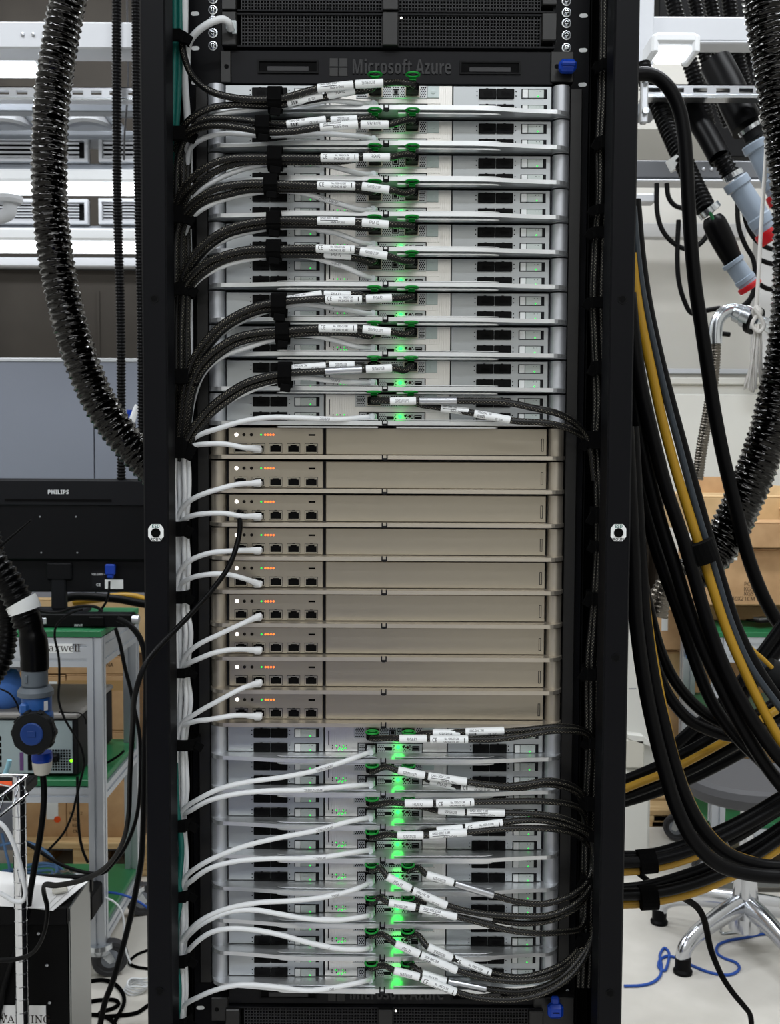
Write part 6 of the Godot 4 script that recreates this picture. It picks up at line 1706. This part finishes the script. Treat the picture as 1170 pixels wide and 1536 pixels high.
func build_back_right() -> void:
	# white wall cabinet
	var d := 4.6
	var t := thing("white_cabinet", "low white wall cabinet with a door seam at the right behind the boxes", "cabinet", P(1080, 900, d))
	var o := -t.position
	part("body", bar("", 990, 577, 1300, 1060, d, 0.35, M.beam_white), M.cabinet_white, t).position = o
	part("top", bar("", 985, 566, 1300, 578, d - 0.02, 0.37, M.beam_white), M.cabinet_white, t).position = o
	part("door", bar("", 1003, 591, 1131, 1050, d - 0.012, 0.01, M.beam_white), M.cabinet_white, t).position = o
	part("seam", bar("", 1132, 591, 1133.5, 1050, d - 0.004, 0.01, M.grey_metal), M.grey_metal, t).position = o
	part("door", bar("", 1135, 591, 1260, 1050, d - 0.012, 0.01, M.beam_white), M.cabinet_white, t).position = o
	# white machine leg beside the post
	d = 3.6
	t = thing("machine_base", "white machine base with slanting faces beside the rack post at floor level", "machine", Vector3(P(955, 1100, d).x, 0, -d))
	o = -t.position
	part("column", MB.new().prism(PackedVector2Array([Vector2(P(925, 900, d).x, P(0, 900, d).y), Vector2(P(955, 900, d).x, P(0, 900, d).y), Vector2(P(990, 1120, d).x, P(0, 1120, d).y), Vector2(P(990, 1150, d).x, P(0, 1150, d).y), Vector2(P(925, 1150, d).x, P(0, 1150, d).y)]), -d - 0.15, -d), M.cabinet_white, t).position = o
	part("slot", bar("", 943, 1032, 955, 1034, d - 0.001, 0.003, M.grey_metal), M.grey_metal, t).position = o
	part("ledge", MB.new().prism(PackedVector2Array([Vector2(P(938, 1092, d).x, P(0, 1092, d).y), Vector2(P(960, 1094, d).x, P(0, 1094, d).y), Vector2(P(982, 1120, d).x, P(0, 1112, d).y), Vector2(P(938, 1098, d).x, P(0, 1098, d).y)]), -d, -d + 0.05), M.cabinet_white, t).position = o
	part("foot", bar("", 938, 1110, 966, 1152, d - 0.05, 0.1, M.cabinet_white, 0.004), M.ivory, t).position = o
	part("plinth", MB.new().span(P(900, 1150, d).x, P(975, 1150, d).x, 0, P(0, 1148, d).y, -d - 0.2, -d + 0.02, 0.01), M.cabinet_white, t).position = o
	# cartons
	var K: Material = M.kraft
	var z := 3.62
	var b := cartonp("open-topped carton behind the big duct, its inside showing", 1036, 1230, 745, 800, z, 0.4, M.kraft_pale)
	var q := b.position
	part("raised_flap", MB.new().box(P(1066, 730, z + 0.32) - q, Vector3(0.13, 0.075, 0.004), 0.001, Basis(Vector3.RIGHT, -0.15)), M.kraft, b, "flap standing up at the back")
	part("raised_flap", MB.new().box(P(1164, 745, z + 0.1) - q, Vector3(0.004, 0.09, 0.25), 0.001, Basis(Vector3.FORWARD, 0.6)), M.kraft_pale, b, "flap folded out at the right")
	b = cartonp("wide carton lid below the open carton at the right", 1112, 1240, 784, 822, z - 0.15, 0.35, K)
	b = cartonp("brown carton printed with sizes and KGS behind the arched cable", 1058, 1240, 824, 908, z - 0.1, 0.35, K)
	sticker(b, 1076, 1106, 830, 840, z - 0.1)
	words(b, "EX-012", 1090, 835, z - 0.1, 0.010)
	words(b, "PCS", 1123, 876, z - 0.1, 0.014)
	words(b, "KGS", 1123, 883.5, z - 0.1, 0.014)
	words(b, "KGS", 1123, 890.5, z - 0.1, 0.014)
	words(b, "44X40X21CM", 1108, 898, z - 0.1, 0.014)
	b = cartonp("brown carton standing on the green bench top at the right", 1030, 1240, 908, 930, z + 0.05, 0.3, K)
	b = cartonp("tall brown carton on the left of the right-hand stack", 990, 1046, 893, 975, z + 0.3, 0.3, M.kraft)
	sticker(b, 992, 1002, 922, 946, z + 0.3)
	b = cartonp("pale carton corner beside the right bench, second from the top", 985, 1021, 978, 1050, z + 0.35, 0.3, M.kraft_pale)
	b = cartonp("pale carton beside the right bench, third from the top", 985, 1021, 1052, 1120, z + 0.35, 0.3, M.kraft)
	b = cartonp("dark-shaded carton seen through the right bench frame", 1040, 1076, 975, 1075, z + 0.4, 0.3, K)
	for i in 4: words(b, ["NO. 3", "KGS", "QTY", "N.W."][i], 1062, 1035 + i * 7, z + 0.4, 0.012)
	b = cartonp("carton under the right bench printed with KGS, above the stool seat", 1098, 1240, 1085, 1162, z + 0.4, 0.3, K)
	for i in 4: words(b, ["PCS", "KGS", "KGS", "CM"][i], 1108, 1133 + i * 7, z + 0.4, 0.012)
	b = cartonp("carton standing under the right bench behind the printed one", 1046, 1240, 978, 1084, z + 0.5, 0.3, K)
	b = cartonp("carton on the bottom shelf of the right bench behind the stool", 1046, 1240, 1164, 1215, z + 0.5, 0.3, K)
	pallet("small pale wooden pallet on the floor beside the right bench", P(972, 1240, 3.95).x, P(1032, 1240, 3.95).x, P(0, 1216, 3.95).y, -4.0, 0.5, 0.13)
	# right bench
	z = 3.45
	var zf := -z
	var zr := -3.87
	var xl := P(1074, 950, z).x
	var xr := xl + 0.8
	var ytop := P(1100, 948, z).y
	t = thing("work_bench", "wheeled aluminium-frame bench with a green top on the right", "bench", Vector3((xl + xr) / 2, 0, zf))
	o = -t.position
	var s := 0.045
	var yb := 0.14
	for l in [[xl + s / 2, zf - s / 2], [xr - s / 2, zf - s / 2], [xl + s / 2 - 0.0, zr + s / 2], [xr - s / 2, zr + s / 2]]:
		post(t, "leg", Vector3(l[0], yb, l[1]) + o, Vector3(l[0], ytop - 0.02, l[1]) + o, s)
		caster(t, Vector3(l[0], yb, l[1]) + o, 0.05, 2.6)
	var ys := [ytop, 0.56, 0.21]
	for i in 3:
		var y: float = ys[i]
		part(["bench_top", "middle_shelf", "bottom_shelf"][i], MB.new().span(xl, xr, y - 0.018, y, zr, zf + (0.004 if i == 0 else -0.01), 0.002), M.green_top, t).position = o
		for yy in ([y - 0.04, y - 0.08] if i == 0 else [y - 0.04]):
			for q2 in [[Vector3(xl + s, yy, zf - s / 2), Vector3(xr - s, yy, zf - s / 2)], [Vector3(xl + s / 2, yy, zr + s), Vector3(xl + s / 2, yy, zf - s)], [Vector3(xr - s / 2, yy, zr + s), Vector3(xr - s / 2, yy, zf - s)]]:
				post(t, "rail", q2[0] + o, q2[1] + o, s)
	part("corner_bracket", MB.new().box(Vector3(xl + 0.03, ytop - 0.13, zr + 0.06) + o, Vector3(0.05, 0.06, 0.006), 0.001), M.blue_pale, t)
	t = thing("circuit_board", "dark circuit board lying on the green top of the right bench", "circuit board", P(1150, 932, 3.56) + Vector3(0, 0.004, 0))
	part("board", MB.new().box(Vector3.ZERO, Vector3(0.12, 0.004, 0.07), 0.001, Basis(Vector3.UP, 0.4)), M.deep_black, t)
	part("chips", MB.new().box(Vector3(-0.02, 0.006, 0), Vector3(0.04, 0.008, 0.03), 0.001, Basis(Vector3.UP, 0.4)).box(Vector3(0.03, 0.006, 0.005), Vector3(0.02, 0.008, 0.02), 0.001, Basis(Vector3.UP, 0.4)), M.steel, t)
	solo("tool_caddy", MB.new().box(Vector3(0, 0.012, 0), Vector3(0.10, 0.02, 0.06), 0.006).box(Vector3(0.02, 0.026, 0), Vector3(0.05, 0.012, 0.04), 0.005), M.black, "small dark tool lying behind the circuit board on the right bench", "tool").position = P(1152, 925, 3.75)
	# stool
	z = 3.0
	var c := Vector3(P(1119, 1300, z).x, 0, -z)
	t = thing("swivel_stool", "round grey swivel stool with a polished five-armed base", "stool", c)
	var ysat := P(1110, 1160, z).y
	part("seat", MB.new().turn([Vector2(0, 0), Vector2(0.17, 0), Vector2(0.178, 0.006), Vector2(0.182, 0.03), Vector2(0.176, 0.048), Vector2(0.16, 0.056), Vector2(0, 0.06)], Vector3(0, ysat - 0.058, 0), Vector3.UP, 40), M.seat_grey, t)
	part("column", MB.new().turn([Vector2(0.045, 0.06), Vector2(0.045, 0.10), Vector2(0.035, 0.16), Vector2(0.032, 0.24), Vector2(0.02, 0.25), Vector2(0.02, ysat - 0.06)], Vector3.ZERO, Vector3.UP, 20), M.polished, t)
	part("seat_plate", MB.new().turn([Vector2(0, 0), Vector2(0.09, 0.0), Vector2(0.10, 0.012), Vector2(0, 0.012)], Vector3(0, ysat - 0.072, 0), Vector3.UP, 20), M.black, t)
	for k in 5:
		var a := TAU * k / 5.0 + 1.30
		var dir := Vector3(cos(a), 0, sin(a))
		var arm := PackedVector3Array([dir * 0.03 + Vector3(0, 0.135, 0), dir * 0.09 + Vector3(0, 0.128, 0), dir * 0.16 + Vector3(0, 0.112, 0), dir * 0.225 + Vector3(0, 0.09, 0), dir * 0.258 + Vector3(0, 0.066, 0), dir * 0.264 + Vector3(0, 0.042, 0)])
		var rr := PackedFloat32Array([0.034, 0.032, 0.028, 0.026, 0.026, 0.024])
		var sm := smooth(arm, 4)
		var r2 := PackedFloat32Array()
		for i in sm.size(): r2.append(lerpf(rr[mini(i / 4, 5)], rr[mini(i / 4 + 1, 5)], (i % 4) / 4.0))
		var am := part("arm", MB.new().tube(sm, 0.03, 12, r2, Vector3.UP, false, 0.75), M.polished, t)
		part("glide", MB.new().turn([Vector2(0, 0), Vector2(0.026, 0), Vector2(0.027, 0.008), Vector2(0.022, 0.014), Vector2(0.022, 0.046), Vector2(0, 0.046)], dir * 0.264, Vector3.UP, 18), M.black, am, "black glide")
	# steel box behind the stool
	t = thing("steel_box", "grey steel box on the floor behind the stool with a bead chain", "box", Vector3(P(1150, 1380, 3.4).x, 0, -3.4))
	o = -t.position
	part("body", bar("", 1078, 1322, 1230, 1384, 3.4, 0.3, M.side_steel), M.side_steel, t).position = o
	part("door", bar("", 1128, 1330, 1225, 1380, 3.398, 0.01, M.side_steel), M.dark_steel, t).position = o
	part("bead_chain", MB.new().tube(smooth(gpath([1081, 1380, 1083, 1400, 1095, 1399, 1115, 1398, 1140, 1397, 1170, 1397], 0.004), 4), 0.004, 6), M.bright_zinc, t).position = o
	# floor leads
	solo("floor_cable", cable(gpath([936, 1479, 962, 1478, 978, 1474, 990, 1464, 992, 1448, 990, 1432, 997, 1422, 1003, 1428, 1002, 1444, 996, 1456, 989, 1452, 990, 1440, 1002, 1434, 1018, 1438, 1042, 1450, 1070, 1460, 1095, 1462, 1109, 1453, 1104, 1444, 1086, 1437, 1076, 1430, 1077, 1418, 1092, 1411, 1120, 1406, 1145, 1401, 1170, 1402, 1200, 1406], 0.004), 0.0042, 8), M.blue_lead, "bright blue network cable with a knotted loop on the floor by the stool", "cable")
	var fp := dpath([958, 1310, 968, 1318, 978, 1326], 1.75)
	solo("power_lead", cable(fp, 0.005, 8), M.black, "short black lead between the two strapped cable bundles by the post", "cable")
	var fq := dpath([1024, 1346, 1034, 1352, 1046, 1361, 1055, 1376, 1060, 1395, 1065, 1420, 1074, 1445, 1085, 1468, 1100, 1490, 1115, 1508, 1125, 1522, 1128, 1545], 1.8, 2.4)
	solo("power_lead", cable(fq, 0.0062, 10), M.cord_black, "black power lead trailing from the lowest cable bundle across the floor", "cable")

func build_behind() -> void:
	# a low blue tool cabinet across the aisle, seen only as a reflection in the lower servers
	var t := thing("tool_cabinet", "low blue tool cabinet across the aisle facing the servers", "cabinet", Vector3(-0.62, 0, 0.75))
	part("body", MB.new().span(-0.75, 0.75, 0.06, 0.86, 0.0, 0.45, 0.004), M.cabinet_blue, t)
	for i in 4:
		var y := 0.09 + i * 0.19
		var dr := part("drawer", MB.new().span(-0.73, 0.73, y, y + 0.18, -0.018, 0.0, 0.004), M.cabinet_blue, t)
		part("handle", MB.new().span(-0.3, 0.3, y + 0.145, y + 0.157, -0.034, -0.018, 0.004), M.steel, dr)
	part("plinth", MB.new().span(-0.72, 0.72, 0, 0.06, 0.03, 0.43), M.black, t)
	part("worktop", MB.new().span(-0.77, 0.77, 0.86, 0.885, -0.03, 0.47, 0.005), M.alu, t)

func build_power_cables() -> void:
	var k: Material = M.rubber
	# down the right side and out
	var L := [
		[[952, 300, 959, 380, 969, 450, 986, 530, 1004, 600, 1026, 680, 1046, 750, 1066, 820, 1084, 880, 1106, 945, 1140, 1010, 1185, 1075], 1.62, 0.0098, k, "thick black cable at the right edge of the hanging power bundle"],
		[[950, 310, 957, 390, 966, 450, 981, 520, 998, 592, 1020, 675, 1041, 752, 1060, 815, 1074, 862, 1095, 930, 1126, 1000, 1180, 1075], 1.60, 0.0055, M.rubber_grey, "slim grey-blue cable inside the hanging power bundle"],
		[[948, 380, 953, 430, 963, 490, 978, 560, 992, 625, 1012, 700, 1032, 765, 1050, 822, 1068, 880, 1090, 945, 1118, 1010, 1150, 1075, 1175, 1120], 1.60, 0.0078, M.yellow, "thick yellow cable running down the hanging power bundle"],
		[[944, 440, 950, 500, 960, 570, 978, 650, 1000, 735, 1022, 800, 1040, 860, 1060, 930, 1086, 1000, 1118, 1062, 1160, 1125, 1200, 1170], 1.58, 0.0105, k, "thick black cable just left of the yellow one in the power bundle"],
		[[940, 470, 946, 540, 954, 610, 968, 690, 990, 780, 1012, 848, 1030, 905, 1052, 965, 1082, 1030, 1110, 1085, 1150, 1150, 1195, 1205], 1.60, 0.0105, k, "second thick black cable left of the yellow one in the power bundle"],
		[[938, 520, 944, 600, 952, 670, 962, 740, 980, 810, 1000, 870, 1022, 930, 1040, 985, 1066, 1050, 1100, 1100, 1150, 1150], 1.66, 0.010, k, "black cable at the back of the hanging power bundle"],
		[[946, 690, 952, 780, 962, 860, 975, 920, 990, 975, 1010, 1018, 1040, 1055, 1070, 1078, 1100, 1090, 1140, 1096, 1190, 1092], 1.72, 0.0095, k, "upper of two black cables bending right under the power bundle"],
		[[944, 700, 950, 800, 958, 880, 970, 945, 984, 1000, 1004, 1045, 1034, 1080, 1066, 1096, 1094, 1104, 1140, 1108, 1190, 1104], 1.70, 0.0095, k, "lower of two black cables bending right under the power bundle"],
		[[940, 640, 945, 740, 950, 840, 954, 930, 966, 1020, 980, 1090, 998, 1160, 1016, 1215, 1042, 1264, 1080, 1298, 1130, 1312, 1200, 1316], 1.50, 0.0105, k, "front black cable of the big loop beside the post"],
		[[948, 640, 954, 740, 960, 840, 967, 930, 980, 1020, 996, 1090, 1012, 1150, 1030, 1200, 1056, 1246, 1090, 1280, 1136, 1297, 1200, 1302], 1.53, 0.0105, k, "rear black cable of the big loop beside the post"],
		[[957, 690, 961, 780, 966, 850, 974, 930, 986, 1005, 1001, 1080, 1016, 1140, 1034, 1192, 1060, 1240, 1096, 1276, 1140, 1292], 1.56, 0.0045, M.yellow, "yellow cable on the inside of the big loop beside the post"],
		[[930, 1172, 960, 1160, 1000, 1142, 1040, 1122, 1080, 1100, 1120, 1080, 1175, 1045], 1.80, 0.0085, k, "black cable above the rising yellow one, right of the post"],
		[[930, 1186, 960, 1174, 1000, 1158, 1040, 1138, 1080, 1116, 1125, 1090, 1180, 1055], 1.78, 0.0072, M.yellow, "yellow cable rising to the right above the stool seat"],
		[[930, 1196, 965, 1184, 1005, 1168, 1045, 1150, 1085, 1128, 1130, 1102, 1190, 1064], 1.80, 0.0090, k, "black cable right under the rising yellow one"],
		[[930, 1206, 970, 1194, 1010, 1180, 1050, 1163, 1095, 1140, 1140, 1115, 1190, 1086], 1.84, 0.0085, k, "lowest black cable of the rising bundle beside the post"],
		[[990, 1140, 1020, 1112, 1050, 1085, 1080, 1058, 1110, 1025, 1140, 985, 1180, 930], 2.0, 0.0125, k, "upper fat black cable slanting up behind the bundles at the right"],
		[[1002, 1152, 1034, 1122, 1064, 1095, 1094, 1066, 1124, 1032, 1154, 992, 1190, 945], 2.0, 0.0125, k, "lower fat black cable slanting up behind the bundles at the right"],
		[[1100, 950, 1118, 975, 1140, 998, 1166, 1014], 1.85, 0.0105, M.rubber_grey, "short dark grey cable running into a black plug at the right edge"],
		[[1108, 948, 1126, 972, 1146, 990, 1158, 1002], 1.82, 0.0042, M.yellow, "short thin yellow cable beside the black plug at the right edge"],
		[[926, 1284, 960, 1284, 1000, 1276, 1040, 1262, 1080, 1246, 1120, 1226, 1180, 1190], 1.70, 0.0095, k, "upper black cable of the higher strapped bundle by the post"],
		[[926, 1294, 960, 1293, 1000, 1286, 1045, 1272, 1090, 1253, 1130, 1232, 1185, 1200], 1.68, 0.0095, k, "lower black cable of the higher strapped bundle by the post"],
		[[926, 1307, 960, 1304, 1000, 1297, 1040, 1284, 1080, 1268], 1.69, 0.0082, M.yellow, "yellow cable along the bottom of the higher strapped bundle"],
		[[926, 1334, 965, 1330, 1005, 1320, 1050, 1305, 1095, 1286, 1140, 1262, 1190, 1228], 1.72, 0.0095, k, "upper black cable of the lower strapped bundle by the post"],
		[[926, 1342, 970, 1340, 1015, 1332, 1060, 1318, 1105, 1298, 1150, 1270, 1195, 1238], 1.70, 0.0100, k, "lower black cable of the lower strapped bundle by the post"],
		[[926, 1356, 965, 1354, 1000, 1348, 1040, 1338, 1080, 1322, 1120, 1302, 1190, 1258], 1.71, 0.0082, M.yellow, "yellow cable along the bottom of the lower strapped bundle"],
		[[1080, 1320, 1110, 1300, 1140, 1276, 1190, 1236], 1.78, 0.011, k, "black cable fanning out to the right edge above the stool base"],
		[[1090, 1262, 1120, 1245, 1150, 1225, 1190, 1200], 1.78, 0.011, k, "black cable fanning out to the right edge below the stool seat"],
	]
	for q in L: solo("power_cable", cable(dpath(q[0], q[1]), q[2], 10), q[3], q[4], "cable", "power cables right of the rack")
	var bs := [[1052, 828, 46, 32, 1.595, 0.42, "wide black band round the hanging power bundle"], [970, 1292, 26, 36, 1.69, 0.10, "black band round the higher strapped bundle by the post"], [972, 1346, 26, 36, 1.70, 0.06, "black band round the lower strapped bundle by the post"]]
	for q in bs:
		var c := P(q[0], q[1], q[4])
		var kx: float = q[4] / F
		var poly := PackedVector2Array()
		var hw: float = q[3] * 0.5 * kx if q[2] < q[3] else q[2] * 0.5 * kx
		var len_: float = q[2] * kx if q[2] < q[3] else q[3] * kx
		for i in 20:
			var a := TAU * i / 20.0
			poly.append(Vector2(hw * cos(a), 0.024 * sin(a)))
		# the band's axis follows the cables
		var ax := Vector3(cos(q[5]), sin(q[5]), 0) if q[2] < q[3] else Vector3(sin(q[5] * 0.9), -cos(q[5] * 0.9), 0)
		var y := Vector3.BACK
		var x := y.cross(ax)
		var o := solo("cable_band", MB.new().prism(poly, -len_ / 2, len_ / 2, Transform3D(Basis(x, y, ax), Vector3.ZERO)), M.velcro, q[6], "cable strap")
		o.position = c
	var t := thing("black_plug", "black industrial plug among the power cables at the right edge", "plug", P(1160, 1012, 1.84))
	part("body", MB.new().turn([Vector2(0, 0), Vector2(0.022, 0), Vector2(0.026, 0.02), Vector2(0.030, 0.03), Vector2(0.030, 0.09), Vector2(0, 0.092)], Vector3(-0.014, 0.012, 0), Vector3(1, -0.75, 0), 18), M.cap_dark, t)
	part("rim", MB.new().turn([Vector2(0.030, 0.03), Vector2(0.033, 0.032), Vector2(0.033, 0.040), Vector2(0.030, 0.042)], Vector3(-0.014, 0.012, 0), Vector3(1, -0.75, 0), 18), M.rubber, t)

func _ready() -> void:
	rng.seed = 20240
	# camera
	cam_basis = Basis(Vector3.RIGHT, -PITCH) * Basis(Vector3.BACK, ROLL)
	var cam := Camera3D.new()
	cam.name = "camera"
	cam.transform = Transform3D(cam_basis, EYE)
	cam.fov = rad_to_deg(2.0 * atan(768.0 / F))
	cam.near = 0.05; cam.far = 50.0
	var lens := CameraAttributesPhysical.new()
	lens.frustum_focal_length = 12.0 * F / 768.0
	lens.frustum_focus_distance = 1.36
	lens.frustum_near = 0.05; lens.frustum_far = 50.0
	lens.exposure_aperture = 10.0
	cam.attributes = lens
	add_child(cam)
	# air, exposure
	var e := Environment.new()
	e.background_mode = Environment.BG_COLOR
	e.background_color = Color(0.5, 0.5, 0.5)
	e.tonemap_mode = Environment.TONE_MAPPER_LINEAR
	e.tonemap_exposure = 1.0
	e.sdfgi_enabled = true; e.ssao_enabled = true; e.ssil_enabled = true
	var w := WorldEnvironment.new()
	w.name = "environment"
	w.environment = e
	add_child(w)
	lights()
	# materials
	materials()
	more_materials()
	mat("cabinet_blue", Color(0.05, 0.14, 0.50), 0.4)
	mat("grille", Color(0.15, 0.15, 0.16), 0.4)
	mat("crossbar", Color(0.40, 0.41, 0.43), 0.5, 0.2)
	mat("wall_rail", Color(0.72, 0.72, 0.72), 0.5)
	mat("dark_grey_box", Color(0.10, 0.10, 0.105), 0.6)
	mat("braided_steel", Color(0.42, 0.40, 0.37), 0.25, 0.85)
	mat("duct_dark", Color(0.16, 0.13, 0.10), 0.35, 0.6)
	mat("cabinet_white", Color(0.85, 0.85, 0.83), 0.5)
	mat("polished", Color(0.80, 0.81, 0.83), 0.18, 0.95)
	mat("dark_steel", Color(0.34, 0.33, 0.31), 0.4, 0.6)
	# setting, then things from large to small
	build_room()
	build_cabinet()
	build_behind()
	build_rack_rest()
	build_servers()
	build_partition_left()
	build_overhead_left()
	build_bench_left()
	build_boxes_left()
	build_overhead_right()
	build_back_right()
	build_power_cables()
	build_left_front()
	build_bundles()
	build_top_cables()
	build_middle_cables()
	build_low_cables()
